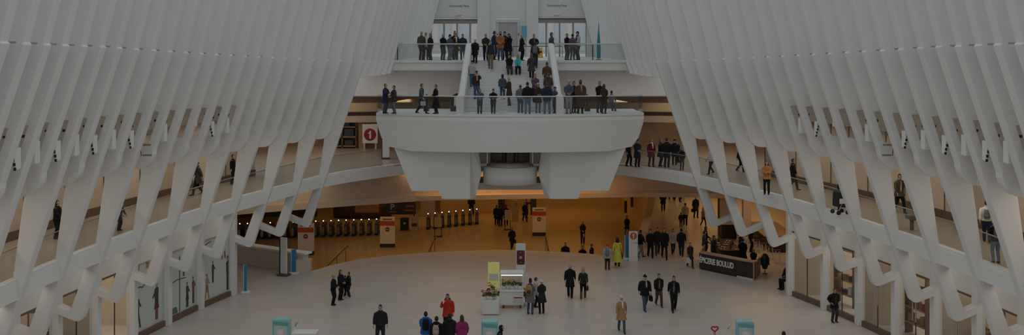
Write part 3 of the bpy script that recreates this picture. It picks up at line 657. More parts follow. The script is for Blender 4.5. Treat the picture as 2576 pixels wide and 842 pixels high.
disc(E, 0, -.08, .82, .09, mat('poster_tan', (.5, .33, .25), .5), 'emblem')
for x in (-.19, .19):
    for z in (.47, 1.17): disc(E, x, -.08, z, .02, SILVER, 'rivet')
for z in (.55, 1.1): disc(E, 0, -.08, z, .03, mat('poster_tan', (.5, .33, .25), .5), 'emblem')
# gallery sign with red round 1
d = 75.0; E = tag(empty('number_sign', (wx(931, d), d, ZG)), 'white gallery sign with a large dark red round number 1', 'sign')
MB().box(-.53, .53, -.05, .05, .42, 1.75).build('panel', WHITE, E, bevel=.01); disc(E, 0, -.052, 1.02, .43, RED); numeral_one(E, .56, -.065, 1.02, WHITE)
for x in (-.4, .4): MB().box(x-.06, x+.06, -.05, .05, 0, .42).build('leg', STONE, E)
d = 69.0; E = tag(empty('kiosk_panel', (wx(970, d), d, ZG)), 'pale kiosk panel with a dark edge on the gallery below the balcony', 'kiosk')
MB().box(-.2, .25, -.05, .05, .1, 1.45).build('panel', WHITE, E, bevel=.01); MB().box(-.26, -.2, -.05, .2, 0, 1.45).build('dark_side', DGREY, E); MB().box(-.22, .27, -.08, .2, 0, .1).build('foot', DARKW, E)
# red topped totems in the lower hall
def totem(px, py, wd, h, label):
    E = tag(empty('notice_totem', fp(px, py, ZP)), label, 'totem', 'red topped notice totems')
    MB().box(-wd/2, wd/2, -.15, .15, .28, h).build('panel', WHITE, E, bevel=.01); MB().box(-wd/2, wd/2, -.16, .16, 0, .28).build('plinth', mat('totem_navy', (.02, .03, .06), .5), E)
    MB().box(-wd/2, wd/2, -.16, -.15, h*.72, h*.88).build('red_band', ORANGE, E); disc(E, 0, -.16, h*.60, .17, RED, 'no_entry_disc'); MB().box(-.11, .11, -.18, -.172, h*.60-.03, h*.60+.03).build('no_entry_bar', WHITE, E)
    MB().box(-wd*.32, wd*.32, -.162, -.15, h*.92, h*.95).build('printed_line', DGREY, E)
totem(770, 640, 1.2, 2.35, 'red-topped white notice totem half hidden behind the last left rib foot'); totem(975, 621, 1.15, 2.35, 'red-topped white notice totem in front of the turnstiles'); totem(1356, 592, 1.1, 2.3, 'red-topped white notice totem right of the waiting group')
def stand(px, py, wd, h, label, m, z=ZP):
    E = tag(empty('poster_stand', fp(px, py, z)), label, 'stand', 'poster stands in the lower concourse')
    for x in (-wd/2, wd/2-.05): MB().box(x, x+.05, -.03, .03, 0, h).build('post', BLACK, E)
    MB().box(-wd/2, wd/2, -.035, .035, h*.5, h).build('board', m, E); MB().box(-wd/2-.05, wd/2+.05, -.18, .18, 0, .06).build('foot', BLACK, E)
stand(1102, 595, .6, 1.6, 'thin black poster stand at the top of the lower handrail', mat('poster_grey', (.5, .46, .40), .5)); stand(1277, 578, .5, 1.7, 'thin poster stand in front of the three waiting people', mat('poster_grey', (.5, .46, .40), .5)); stand(783, 634, .4, 2.0, 'narrow clear poster stand beside the left notice totem', mat('poster_grey', (.5, .46, .40), .5))
E = tag(empty('sandwich_board', fp(1043, 578, ZP)), 'tan folding sandwich board next to the black poster box', 'sign')
for q in (-1, 1): MB().loft([[(-.3, q*.3, 0), (.3, q*.3, 0), (.3, q*.3+.03, 0), (-.3, q*.3+.03, 0)], [(-.3, q*.04, 1.15), (.3, q*.04, 1.15), (.3, q*.04+.03, 1.15), (-.3, q*.04+.03, 1.15)]]).build('board', CREAM, E)
MB().box(-.2, .2, -.27, -.24, .35, .6).build('notice', DGREY, E)
E = tag(empty('poster_box', fp(1018, 578, ZP)), 'black poster box with a pale emblem behind the lower concourse floor', 'box'); MB().box(-.36, .36, -.2, .2, 0, 1.05).build('body', mat('poster_black', (.015, .02, .028), .4), E, bevel=.01); disc(E, 0, -.205, .6, .1, SILVER, 'emblem')
E = tag(empty('information_totem', fp(1296, 556, ZP)), 'pale information totem behind the three waiting people', 'totem'); MB().box(-.3, .3, -.1, .1, 0, 1.9).build('panel', CREAM, E, bevel=.01); disc(E, .05, -.105, 1.5, .12, DGREY, 'dial'); disc(E, .05, -.11, 1.5, .08, CREAM, 'dial_centre')
# dark station sign behind the turnstiles
d = 96.5; E = tag(empty('station_sign', (wx(1008, d), d, ZP)), 'dark station sign with a pale letter P behind the turnstiles', 'sign')
MB().box(-1.35, 1.35, -.05, .05, .45, 1.55).build('board', mat('sign_slate', (.025, .04, .05), .4), E); text('P', .7, CREAM, E, (-.75, -.06, 1.1), bold=.02); text('PATH', .24, CREAM, E, (-.7, -.06, .68)); MB().box(.45, 1.2, -.055, -.05, 1.14, 1.26).build('printed_line', ORANGE, E); MB().box(.35, 1.2, -.055, -.05, .76, .88).build('printed_line', ORANGE, E)
for x in (-1.2, 1.2): MB().box(x-.05, x+.05, -.04, .04, 0, .45).build('post', DGREY, E)
d = 97.5; E = tag(empty('service_booth', (wx(912, d), d, ZP)), 'dark rounded service booth left of the station sign', 'booth')
MB().loft([ell(2.6, .8, 0, 20), ell(2.7, .85, .5, 20), ell(2.5, .8, 1.3, 20), ell(1.6, .6, 1.9, 20)]).build('shell', DARKW, E, True); MB().box(-.6, 1.6, -.95, -.7, .55, 1.35).build('screen', WOOD, E, bevel=.1)
for px, d, wd, m, lab in ((1180, 100, 5.4, GOLDW, 'cream tiled wall block behind the turnstiles'), (1245, 101, 1.9, DARKW, 'dark red brown doorway behind the waiting group'), (1076, 98, 1.3, CREAM, 'cream wall panel right of the station sign'), (1342, 99, .55, mat('slate_post', (.05, .07, .08), .5), 'slim slate post right of the waiting group'), (700, 98, 7.0, DARKW, 'dark wall block at the far left of the lower concourse')):
    tag(MB().box(wx(px, d)-wd/2, wx(px, d)+wd/2, d, d+.4, ZP, 2.5).build('wall_block', m, bevel=.02), lab, 'wall', kind='structure')
# turnstiles
TS = mat('turnstile_steel', (.20, .18, .16), .35, .7, .1, 5)
row = [(607+19*k, 600-(k*.7)) for k in range(19)]+[(1078+17.4*k, 573-k*1.8) for k in range(8)]
proto = None
for k, (px, py) in enumerate(row):
    loc = fp(px, py, ZP)
    lab = 'fare turnstile with a small white lamp, %s from the left in the long row' % ORD[k] if k < 19 else 'fare turnstile with a white lamp, %s from the left in the short right row' % ORD[k-19]
    if proto is None:
        E = empty('turnstile', loc); proto = E
        MB().box(-.13, .13, -.7, .7, .12, 1.0).build('cabinet', DGREY, E, bevel=.04); MB().box(-.10, .10, -.72, -.69, .2, .85).build('steel_front', TS, E)
        MB().box(-.15, .15, -.75, .75, 0, .12).build('plinth', BLACK, E); MB().tube([(0, -.45, 1.0), (0, -.45, 1.25)], .03, 8).build('lamp_post', BLACK, E)
        MB().ball((0, -.47, 1.30), .048, 10, 7).build('lamp', LAMPW, E, True); MB().tube([(.12, -.1, .85), (.32, -.1, .80)], .02, 6).build('arm', SILVER, E)
        MB().box(-.15, .15, -.55, .55, 1.0, 1.04).build('top', TS, E, bevel=.01)
    else:
        E = proto.copy(); COL.objects.link(E); E.location = loc
        for ch in list(proto.children): c = ch.copy(); COL.objects.link(c); c.parent = E
    tag(E, lab, 'turnstile', 'fare turnstiles')
# ---------------------------------------------------------------- cafe counter
B0, B1, B2 = fp(1759, 677), fp(1853, 696), fp(1898, 704)
CK = tag(empty('cafe_counter', B0), 'dark wooden cafe counter with white lettering and a tan top', 'counter')
o_ = lambda v: v-B0
def panel(a, b, th, z0, z1, name, m, back=0.0, bev=.0):
    t = (b-a).normalized(); n = Vector((-t.y, t.x, 0)); a2, b2 = a+n*back, b+n*back
    return MB().slab([(a2.x, a2.y), (b2.x, b2.y), (b2.x+n.x*th, b2.y+n.y*th), (a2.x+n.x*th, a2.y+n.y*th)], z0, z1).build(name, m, CK, bevel=bev)
v0, v1, v2 = Vector((0, 0, 0)), o_(B1), o_(B2)
ESP = mat('espresso_wood', (.035, .018, .013), .45, 0, .15, 4); TANT = mat('tan_counter_top', (.40, .27, .18), .4, 0, .08, 3)
panel(v0, v1, .08, .08, .93, 'front_panel', ESP); panel(v1, v2, .08, .08, .93, 'front_panel', ESP)
panel(v0, v1, .45, .93, 1.0, 'top', TANT, -.04, .01); panel(v1, v2, .45, .93, 1.0, 'top', TANT, -.04, .01)
panel(v0+Vector((.1, .1, 0)), v1, .05, 0, .08, 'plinth', BLACK); panel(v1, v2-Vector((.1, .1, 0)), .05, 0, .08, 'plinth', STONE)
vb = v0+Vector((.7, 2.4, 0)); panel(vb, v0, .08, 0, .93, 'side_panel', TANT); panel(v2, v2+Vector((.75, 1.8, 0)), .08, 0, .93, 'side_panel', TANT)
ang = math.atan2(v1.y, v1.x); mid = v0.lerp(v1, .47); n = Vector((math.sin(ang), -math.cos(ang), 0))
text('ÉPICERIE BOULUD', .44, WHITE, CK, (mid.x+n.x*.015, mid.y+n.y*.015, .56), (math.pi/2, 0, ang), sx=.66, bold=.012)
BT = tag(empty('bar_table', B0+Vector((1.9, 2.2, 0))), 'cafe preparation table crowded with plates and bottles behind the counter', 'table')
MB().box(-.55, .75, -1.4, 2.2, .86, .92).build('top', ESP, BT, bevel=.01); MB().box(-.45, .65, -1.3, 2.1, 0, .86).build('body', ESP, BT)
rnd = random.Random(3)
PORC = mat('white_porcelain', (.72, .69, .62), .3); GREENB = mat('bottle_green', (.05, .09, .04), .2); AMB = mat('bottle_amber', (.16, .06, .02), .2)
for k, (x, y) in enumerate([(-.35, -1.1), (.15, -.9), (.5, -1.2), (-.2, -.5), (.3, -.3), (-.4, .1), (.1, .25), (.55, .4), (-.3, .75), (.3, .9), (-.1, 1.3), (.5, 1.4), (-.4, 1.6)]):
    loc = B0+Vector((1.9+x, 2.2+y, .922))
    if k % 3 == 1:
        E = tag(empty('bottle', loc), 'dark bottle on the cafe table, %s of the cluster' % ['first from the counter', 'second from the counter', 'third from the counter', 'farthest from the counter'][k//3], 'bottle', 'bottles on the cafe table')
        MB().loft([ell(.045, .045, 0, 10), ell(.045, .045, .2, 10), ell(.016, .016, .27, 10), ell(.016, .016, .33, 10)]).build('body', [GREENB, AMB][k % 2], E, True); MB().cyl((0, 0, .33), .018, .02, 10).build('cap', BLACK, E)
    else:
        E = tag(empty('plate', loc), 'white plate of food on the crowded cafe table', 'plate', 'plates on the cafe table')
        MB().loft([ell(.06, .06, 0), ell(.15, .15, .025), ell(.145, .145, .03), ell(.06, .06, .012)]).build('dish', PORC, E, True)
        MB().ball((.01, 0, .03), (.07, .06, .035), 8, 5).build('food', rnd.choice(SHOPG), E, True)
# stools at the high bar
HB = tag(empty('high_bar', fp(1942, 640)), 'dark high bar counter with pale stools in the cafe corner', 'bar')
MB().box(-.35, 1.6, .5, 5.5, .98, 1.06).build('top', TANT, HB, bevel=.01); MB().box(.1, 1.5, .6, 5.4, 0, .98).build('body', ESP, HB)
stool = None
for k in range(7):
    loc = fp(1975, 662)+Vector((-.40-.16*k, .2+1.0*k, 0))
    if stool is None:
        stool = E = empty('bar_stool', loc)
        MB().cyl((0, 0, .72), .2, .06, 16).build('seat', DARKW, E, bevel=.01)
        for a in range(4):
            q = math.pi/4+a*math.pi/2; MB().tube([(.14*math.cos(q), .14*math.sin(q), .72), (.22*math.cos(q), .22*math.sin(q), 0)], .016, 6).build('leg', WHITE, E)
        MB().tube([(.2*math.cos(q_*math.pi/4), .2*math.sin(q_*math.pi/4), .25) for q_ in range(9)], .012, 5).build('foot_ring', WHITE, E)
        MB().box(-.18, .18, .15, .19, .78, 1.0).build('backrest', DARKW, E, bevel=.02)
    else:
        E = stool.copy(); COL.objects.link(E); E.location = loc
        for ch in list(stool.children): c = ch.copy(); COL.objects.link(c); c.parent = E
    tag(E, 'white legged bar stool, %s counting back from the first right column' % ORD[k], 'stool', 'stools at the high bar')
E = tag(empty('storage_cabinet', fp(1850, 602)), 'black cabinet with a pale top behind the cafe tables', 'cabinet'); MB().box(-.9, .7, 0, .8, 0, .98).build('body', BLACK, E, bevel=.02); MB().box(-.95, .75, -.05, .85, .98, 1.04).build('top', STONE, E); MB().box(.09, .11, -.01, .0, .05, .95).build('door_gap', DGREY, E)
E = tag(empty('cafe_pillar', fp(1880, 612)), 'tan square pillar behind the cafe', 'pillar'); MB().box(-.25, .25, 0, .5, 0, 4.75).build('shaft', BEIGE, E, bevel=.02); MB().box(-.29, .29, -.04, .54, 0, .12).build('foot', KICK, E)
E = tag(empty('cafe_pillar', fp(1826, 598)), 'pale slim pillar left of the black cafe cabinet', 'pillar'); MB().box(-.3, .5, .6, 1.0, 0, 4.75).build('shaft', STONE, E, bevel=.02); MB().box(-.34, -.3, .56, 1.04, 0, 4.75).build('dark_edge', DARKW, E)
E = tag(empty('hung_coat', fp(1913, 688)+Vector((.25, 0, 0))), 'black coat hanging at the right end of the cafe counter', 'coat'); MB().loft([ell(.12, .09, .28), ell(.2, .13, .5), ell(.17, .11, .95), ell(.10, .07, 1.12)]).build('cloth', BLACK, E, True); MB().tube([(-.08, 0, 1.05), (-.2, 0, .85), (-.2, -.03, .5)], [.06, .055, .045], 8).build('sleeve', BLACK, E, True); MB().tube([(.08, 0, 1.05), (.2, 0, .85), (.2, -.03, .5)], [.06, .055, .045], 8).build('sleeve', BLACK, E, True); MB().tube([(0, 0, 0), (0, 0, 1.15)], .02, 6).build('stand', DGREY, E); MB().cyl((0, 0, 0), .16, .03, 14).build('foot', DGREY, E)
# ---------------------------------------------------------------- flower stall
rnd = random.Random(11)
FL = [mat('bloom_%d' % k, c, .7) for k, c in enumerate([(.75, .55, .12), (.72, .30, .08), (.75, .68, .35), (.45, .08, .10), (.78, .74, .62), (.60, .22, .20)])]
LEAF = mat('leaf_green', (.10, .14, .05), .6); STEM = mat('stem_brown', (.12, .08, .04), .7)
def bouquet(loc, label, cols, r=.22, h=.35, nb=12, pot=None):
    E = tag(empty('bouquet', loc), label, 'flowers', 'bouquets at the flower stall')
    MB().loft([ell(.07, .07, 0, 12), ell(.09, .09, .16, 12), ell(.08, .08, .17, 12)]).build('vase', pot or WHITE, E, True)
    mb = MB()
    for k in range(6): q = rnd.uniform(0, 6.3); mb.tube([(0, 0, .15), (r*.7*math.cos(q), r*.7*math.sin(q), h)], .008, 5)
    mb.build('stems', STEM, E); mb = MB()
    for k in range(7):
        q = rnd.uniform(0, 6.3); rr = r*rnd.uniform(.5, 1); c = Vector((rr*math.cos(q), rr*math.sin(q), h*rnd.uniform(.6, .9)))
        mb.ball(c, (.06, .03, .07), 6, 4)
    mb.build('leaves', LEAF, E, True)
    for k in range(nb):
        q = rnd.uniform(0, 6.3); rr = r*math.sqrt(rnd.random()); zz = h+rnd.uniform(-.06, .12); c = Vector((rr*math.cos(q), rr*math.sin(q), zz)); R = rnd.uniform(.035, .065)
        mb = MB(); mb.ball(c, R*.5, 6, 4)
        for a in range(5): mb.ball(c+Vector((R*.75*math.cos(a*1.257), R*.75*math.sin(a*1.257), .01)), (R*.6, R*.6, R*.35), 6, 4)
        mb.build('blossom', FL[rnd.choice(cols)], E, True)
p = fp(1234, 792); E = tag(empty('flower_plinth', p), 'white square plinth at the front of the flower stall', 'plinth'); MB().box(-.40, .40, 0, .75, .03, .70).build('body', WHITE, E, bevel=.01); MB().box(-.36, .36, .04, .7, 0, .03).build('foot', DGREY, E)
for dx, dy, lab, cols in ((-.26, .2, 'dark bouquet at the left corner of the flower plinth', (3, 0, 5)), (.02, .15, 'mixed bouquet in front on the flower plinth', (1, 3, 4)), (.24, .25, 'orange bouquet on the right of the flower plinth', (1, 0)), (.05, .52, 'tall peach bouquet at the back of the flower plinth', (1, 5, 2))):
    bouquet(p+Vector((dx, dy, .70)), lab, cols, .2, .34+.25*(dy > .4))
d = 52.6; E = tag(empty('flower_banner', (wx(1242, d), d, 0)), 'tall yellow green banner panel behind the flower plinth', 'banner')
YG = mat('banner_yellow_glow', (.66, .64, .20), .6, emit=.25); MB().box(-.28, .28, 0, .06, .1, 2.25).build('panel', WHITE, E); MB().box(-.28, .28, -.01, 0, 1.0, 2.25).build('print', YG, E); MB().box(-.22, .22, -.02, -.01, 1.35, 1.7).build('pale_field', mat('banner_pale', (.66, .66, .58), .5), E); MB().box(-.3, .3, -.1, .16, 0, .1).build('foot', WHITE, E)  # slight glow added to the yellow print by emission
p = fp(1287, 776); E = tag(empty('flower_cart', p), 'white flower cart with a lit canopy frame', 'cart')
MB().box(-.55, .58, 0, .7, .18, .82).build('body', WHITE, E, bevel=.01); MB().box(-.57, .60, -.03, .73, .82, .87).build('top', WHITE, E, bevel=.01)
for x in (-.53, .52):
    for y in (.02, .66): MB().box(x, x+.05, y, y+.04, .87, 1.66).build('post', WHITE, E)
MB().box(-.57, .60, -.03, .73, 1.66, 1.74).build('canopy', WHITE, E, bevel=.01); MB().box(-.5, .52, .0, .03, 1.62, 1.66).build('light_strip', LAMPW, E); MB().box(-.55, .58, .69, .71, .87, 1.66).build('back_glass', GLASS, E)
for x in (-.4, .45):
    for y in (.1, .6): MB().cyl((x, y, 0), .05, .18, 12).build('caster', mat('caster_red', (.25, .04, .03), .5), E)
for k in range(5): bouquet(p+Vector((-.4+.21*k, .3+.1*(k % 2), .87)), '%s bouquet under the canopy of the flower cart' % ['leftmost yellow', 'second cream', 'middle gold', 'fourth pale yellow', 'rightmost cream'][k], ((0, 1), (4, 2), (0, 2), (2, 4), (4, 0))[k], .13, .38, 9)
bouquet(fp(1322, 772)+Vector((0, .3, 0)), 'orange bouquet in a vase on the floor right of the flower cart', (1, 0), .16, .8, 10)
E = tag(empty('price_stand', fp(1303, 779)), 'clear stand with a red rimmed tray in front of the flower cart', 'stand'); MB().box(-.2, .2, -.05, .05, .58, .64).build('tray', mat('tray_red', (.4, .03, .05), .5), E); MB().box(-.19, .19, -.04, .04, .64, .67).build('tray_liner', WHITE, E)
for x in (-.18, .16): MB().box(x, x+.02, -.03, .03, 0, .58).build('leg', SILVER, E)
# ---------------------------------------------------------------- stands at the bottom edge and other small things
def teal_stand(px, py, label, h=1.2, wd=.72):
    d = F*(EYE-h)/(py-CY); E = tag(empty('demo_stand', (wx(px, d), d, 0)), label, 'stand', 'pale teal demonstration stands')
    MB().prism([(-wd/2, 0), (wd/2, 0), (wd/2, h-.03), (wd/2-.04, h), (-wd/2+.04, h), (-wd/2, h-.03)], 0, .45).build('body', TEAL, E, bevel=.03)
    MB().box(-wd/2+.09, wd/2-.09, -.01, .0, .2, h-.26).build('screen', mat('screen_pale', (.55, .66, .66), .3), E); MB().ball((0, -.005, h-.55), (.17, .012, .17), 16, 8).build('emblem', WHITE, E, True)
    MB().box(-wd/2-.02, wd/2+.02, -.02, .47, 0, .06).build('foot', WHITE, E)
    mb = MB().loft([[(-wd/2+.03, -.012, h-.22), (wd/2-.03, -.012, h-.30), (wd/2-.03, -.012, h-.14), (-wd/2+.03, -.012, h-.08)], [(-wd/2+.03, 0, h-.22), (wd/2-.03, 0, h-.30), (wd/2-.03, 0, h-.14), (-wd/2+.03, 0, h-.08)]]); mb.build('swoosh', mat('deeper_teal', (.16, .44, .46), .4), E)
teal_stand(706, 803, 'pale teal demonstration stand at the bottom left of the hall'); teal_stand(1232, 808, 'pale teal demonstration stand in front of the flower stall'); teal_stand(1876, 808, 'pale teal demonstration stand at the bottom right beside the heart')
E = tag(empty('display_table', (wx(765, 45.4), 45.4, 0)), 'white display table beside the left teal stand', 'table'); MB().box(-.55, .5, 0, .7, .71, .76).build('top', WHITE, E, bevel=.01)
for x in (-.5, .44):
    for y in (.03, .62): MB().box(x, x+.05, y, y+.05, 0, .71).build('leg', WHITE, E)
for px, lab in ((738, 'grey handset cradle leaning beside the left teal stand'), (1838, 'grey handset cradle leaning beside the right teal stand')):
    dd = 45.6; E = tag(empty('handset_cradle', (wx(px, dd), dd+(.75 if px < 1000 else .25), 0)), lab, 'stand', 'handset cradles'); MB().tube([(0, 0, 0), (0, 0, .86)], .05, 10).build('post', WHITE, E); MB().tube([(-.06, 0, .82), (.04, 0, 1.05)], .035, 8).build('handset', SILVER, E, True); MB().cyl((0, 0, 0), .16, .03, 14).build('foot', SILVER, E)
dd = 45.2; E = tag(empty('heart_ornament', (wx(1798, dd), dd, 0)), 'red heart outline ornament on a pink post at the bottom right', 'ornament')
hp = [(.0115*16*math.sin(t)**3*.75, 0, 1.02+.0105*(13*math.cos(t)-5*math.cos(2*t)-2*math.cos(3*t)-math.cos(4*t))*.75) for t in [2*math.pi*k/28 for k in range(29)]]
MB().tube(hp, .032, 8).build('heart', mat('heart_red', (.45, .015, .03), .4), E, True); MB().tube([(0, 0, 0), (0, 0, .88)], .05, 8).build('post', mat('pink_post', (.6, .35, .38), .5), E); MB().cyl((0, 0, 0), .15, .03, 14).build('foot', mat('pink_post', (.6, .35, .38), .5), E); MB().tube([(-.2, 0, 1.12), (-.1, 0, 1.0)], .012, 5).build('arrow', TEAL, E)
# street level: teal feather flag, signs
d = 70.0; E = tag(empty('feather_flag', (wx(1506, d), d, ZU)), 'tall tapering teal flag beside the right street doors', 'flag')
MB().prism([(-.12, .1), (.12, .1), (.13, .8), (.06, 1.7), (.0, 2.5), (-.06, 1.7), (-.13, .8)], -.03, .03).build('cloth', DTEAL, E); MB().tube([(.0, .04, 0), (0, .04, 2.4)], .02, 6).build('pole', DGREY, E); MB().cyl((0, 0, 0), .2, .04, 16).build('foot', DGREY, E)
E = tag(empty('teal_sign', (wx(1318, 79.6), 79.6, ZU)), 'teal double sign on the pilaster right of the lift', 'sign')
for z0, z1 in ((2.05, 2.40), (1.55, 1.98)): MB().box(-.2, .2, -.03, .03, z0-.1, z1-.1).build('plate', mat('sign_teal', (.10, .42, .50), .5), E)
MB().box(-.02, .02, 0, .03, 0, 2.2).build('post', SILVER, E)
E = tag(empty('yellow_sign', (wx(1360, 76), 76, ZU)), 'small yellow floor sign near the right street doors', 'sign'); MB().prism([(-.17, 0), (.17, 0), (.12, .72), (-.12, .72)], -.04, .04).build('board', mat('safety_yellow', (.65, .42, .05), .5), E); MB().box(-.08, .08, -.05, -.04, .35, .5).build('mark', DGREY, E)
for a, b, lab in ((1195, 1262, 'thin black barrier rail left of the lift on the street landing'), (1290, 1415, 'thin black barrier rail right of the lift on the street landing')):
    d = 77; E = tag(empty('barrier_rail', (0, d, ZU)), lab, 'rail', 'barrier rails'); MB().tube([(wx(a, d), 0, .8), (wx(b, d), 0, .8)], .025, 6).build('rail', BLACK, E)
    for t in (a, (a+b)/2, b): MB().tube([(wx(t, d), 0, 0), (wx(t, d), 0, .8)], .02, 6).build('post', BLACK, E)
for px, d, lab in ((1000, 68.85, 'slim grey post behind the glass on the left street landing'), (1491, 69.2, 'slim dark post beside the teal flag')):
    E = tag(empty('slim_post', (wx(px, d), d, ZU)), lab, 'post'); MB().tube([(0, 0, 0), (0, 0, 2.2 if px < 1000 else 1.0)], .035, 8).build('shaft', SILVER if px < 1000 else DGREY, E); MB().cyl((0, 0, 0), .12, .03, 12).build('foot', SILVER, E)
# gallery: pedestal, stroller
E = tag(empty('pedestal_stand', fp(2294, 578, ZG)), 'small grey angled pedestal behind the right gallery glass', 'stand'); MB().box(-.07, .07, -.06, .06, 0, .42).build('stem', mat('mid_grey', (.16, .15, .14), .5), E, bevel=.02); MB().prism([(-.24, .62), (.24, .58), (.22, .46), (.08, .40), (-.08, .40), (-.22, .46)], -.15, .15).build('head', mat('mid_grey', (.16, .15, .14), .5), E, bevel=.02)
E = tag(empty('stroller', fp(2113, 538, ZG), math.radians(15)), 'dark baby stroller with a white panel in the right gallery', 'stroller')
CL = mat('stroller_black', (.02, .02, .022), .8); MB().prism([(-.25, .35), (.25, .3), (.28, .95), (.05, 1.1), (-.22, 1.0)], -.25, .25).build('seat', CL, E, bevel=.05); MB().box(-.18, .12, -.27, -.25, .5, .72).build('panel', WHITE, E)
for x in (-.22, .24):
    for y in (-.25, .25): MB().loft([[(x+.1*math.cos(k*.524), y+dy_, .1+.1*math.sin(k*.524)) for k in range(12)] for dy_ in (-.025, .025)]).build('wheel', BLACK, E)
for y in (-.24, .24): MB().tube([(-.25, y, .1), (0, y, .6), (.35, y, 1.05)], .018, 6).build('frame_bar', SILVER, E)
MB().tube([(.35, -.24, 1.05), (.35, .24, 1.05)], .02, 6).build('handle', BLACK, E)
E = tag(empty('bench', fp(1978, 728)+Vector((.35, .1, 0))), 'low bench behind the first right column', 'bench'); MB().box(-.3, .6, -.2, .3, .40, .46).build('seat', WOOD, E, bevel=.01)
for x in (-.25, .5): MB().box(x, x+.06, -.15, .25, 0, .40).build('leg', DGREY, E)
# ---------------------------------------------------------------- people
C = dict(black=(.012, .012, .014), soft=(.025, .024, .026), char=(.05, .05, .055), grey=(.16, .16, .17), lgrey=(.42, .42, .42), white=(.68, .66, .62), navy=(.02, .03, .06), slate=(.07, .09, .13), blue=(.02, .14, .50), denim=(.06, .10, .18), ldenim=(.17, .22, .30), brown=(.10, .055, .035), dbrown=(.05, .03, .022), tan=(.42, .24, .12), beige=(.48, .38, .30), khaki=(.17, .14, .09), olive=(.08, .075, .05), rust=(.36, .13, .05), red=(.52, .04, .015), maroon=(.16, .015, .025), purple=(.14, .07, .14), magenta=(.33, .03, .14), yellow=(.62, .55, .08), teal=(.05, .42, .48), orange=(.50, .22, .06), gold=(.55, .30, .05), pink=(.45, .33, .33), steel=(.05, .14, .24))
def cloth(c):
    return mat('fabric_'+c, C[c], .85, 0, .18, 14, .25, .25)
SKINS = [mat('skin_light', (.52, .33, .24), .55, 0, .04, 8), mat('skin_mid', (.40, .24, .16), .55, 0, .04, 8), mat('skin_deep', (.13, .07, .045), .55, 0, .04, 8)]
HAIRS = dict(k=mat('hair_black', (.012, .010, .009), .6, 0, .3, 30, .4), b=mat('hair_brown', (.06, .032, .018), .6, 0, .3, 30, .4), r=mat('hair_red_brown', (.14, .06, .025), .6, 0, .3, 30, .4), y=mat('hair_blond', (.42, .28, .12), .6, 0, .25, 30, .4), g=mat('hair_grey', (.36, .35, .33), .6, 0, .2, 30, .4))
EYEM = mat('eye_dark', (.02, .015, .012), .3); LIPM = mat('lip', (.35, .14, .12), .5); SHOE = mat('shoe_leather', (.018, .015, .013), .45); SHOEB = mat('shoe_brown', (.11, .05, .025), .5); SHOEW = mat('shoe_white', (.55, .54, .52), .6)
REMESH = []
def ik(a, c, l1, l2, pole):
    a, c, pole = Vector(a), Vector(c), Vector(pole); v = c-a; d = v.length
    if d > (l1+l2)*.995: c = a+v*((l1+l2)*.995/d); v = c-a; d = v.length
    x = (l1*l1-l2*l2+d*d)/(2*d); h = math.sqrt(max(l1*l1-x*x, 0)); u = v/d
    p = pole-u*pole.dot(u)
    if p.length < 1e-4: p = Vector((0, 1, 0))
    return a+u*x+p.normalized()*h, c
def hand(mb, wr, dirv, inward, curl):
    u = dirv.normalized(); n = (inward-u*inward.dot(u)).normalized(); w_ = u.cross(n)      # n = palm normal, w_ = across the palm
    fwd = Vector((0, -1, 0)); w_ = w_ if w_.dot(fwd) > 0 or abs(w_.dot(fwd)) < .1 else -w_
    R = lambda p, a, b: [p+w_*(a*x)+n*(b*y) for x, y in ((-1, -.6), (-.6, -1), (.6, -1), (1, -.6), (1, .6), (.6, 1), (-.6, 1), (-1, .6))]
    mb.loft([R(wr-u*.03, .026, .02), R(wr+u*.01, .03, .018), R(wr+u*.055, .042, .017), R(wr+u*.095, .040, .013)])
    for o_, l in ((-.031, .058), (-.0105, .072), (.0105, .078), (.031, .070)):
        p = wr+u*.09+w_*o_; pts = [p]; a = 0
        for k in range(3): a += curl; p = p+(u*math.cos(a)+n*math.sin(a))*l/3; pts.append(p)
        mb.tube(pts, [.0095, .009, .0085, .006], 5)
    p = wr+u*.025+w_*.03; q = p+(u*.7+w_*.62+n*.25).normalized()*.035; r = q+(u*.85+w_*.2+n*.45).normalized()*.03
    mb.tube([p, q, r], [.012, .011, .008], 5)
def headmesh(mb, c, yaw, pitch):
    M = Matrix.Translation(c) @ Matrix.Rotation(yaw, 4, 'Z') @ Matrix.Rotation(pitch, 4, 'X'); old = mb.M; mb.M = M
    nu, nv = 14, 11; rings = []
    for k in range(1, nv):
        th = math.pi*k/nv; ring = []
        for q in range(nu):
            ph = 2*math.pi*q/nu; x, y, z = math.sin(th)*math.cos(ph), math.sin(th)*math.sin(ph), math.cos(th)
            sx = .076*(1+.26*min(z, 0)); sy = .096*(1+(.18*min(z, 0) if y > 0 else .10*min(z, 0)))
            px, py, pz = x*sx, y*sy, z*.118
            if y < -.75 and -.35 < z < .15: py += .004
            if y < -.6 and .1 < z < .4: py -= .003
            ring.append((px, py, pz))
        rings.append(ring)
    mb.loft(rings, 0)
    mb.loft([[(-.010, -.088, .022), (.010, -.088, .022), (0, -.092, .024)], [(-.016, -.088, -.022), (.016, -.088, -.022), (0, -.116, -.018)], [(-.012, -.086, -.032), (.012, -.086, -.032), (0, -.098, -.031)]], 0)
    for s in (-1, 1):
        mb.ball((s*.031, -.083, .014), (.013, .008, .007), 6, 4, 1); mb.ball((s*.077, .008, -.005), (.010, .022, .032), 6, 5, 0)
        mb.tube([(s*.016, -.091, .034), (s*.046, -.078, .036)], .0045, 4, 1)
    mb.tube([(-.024, -.080, -.055), (0, -.087, -.054), (.024, -.080, -.055)], .006, 5, 2)
    mb.M = old; return M
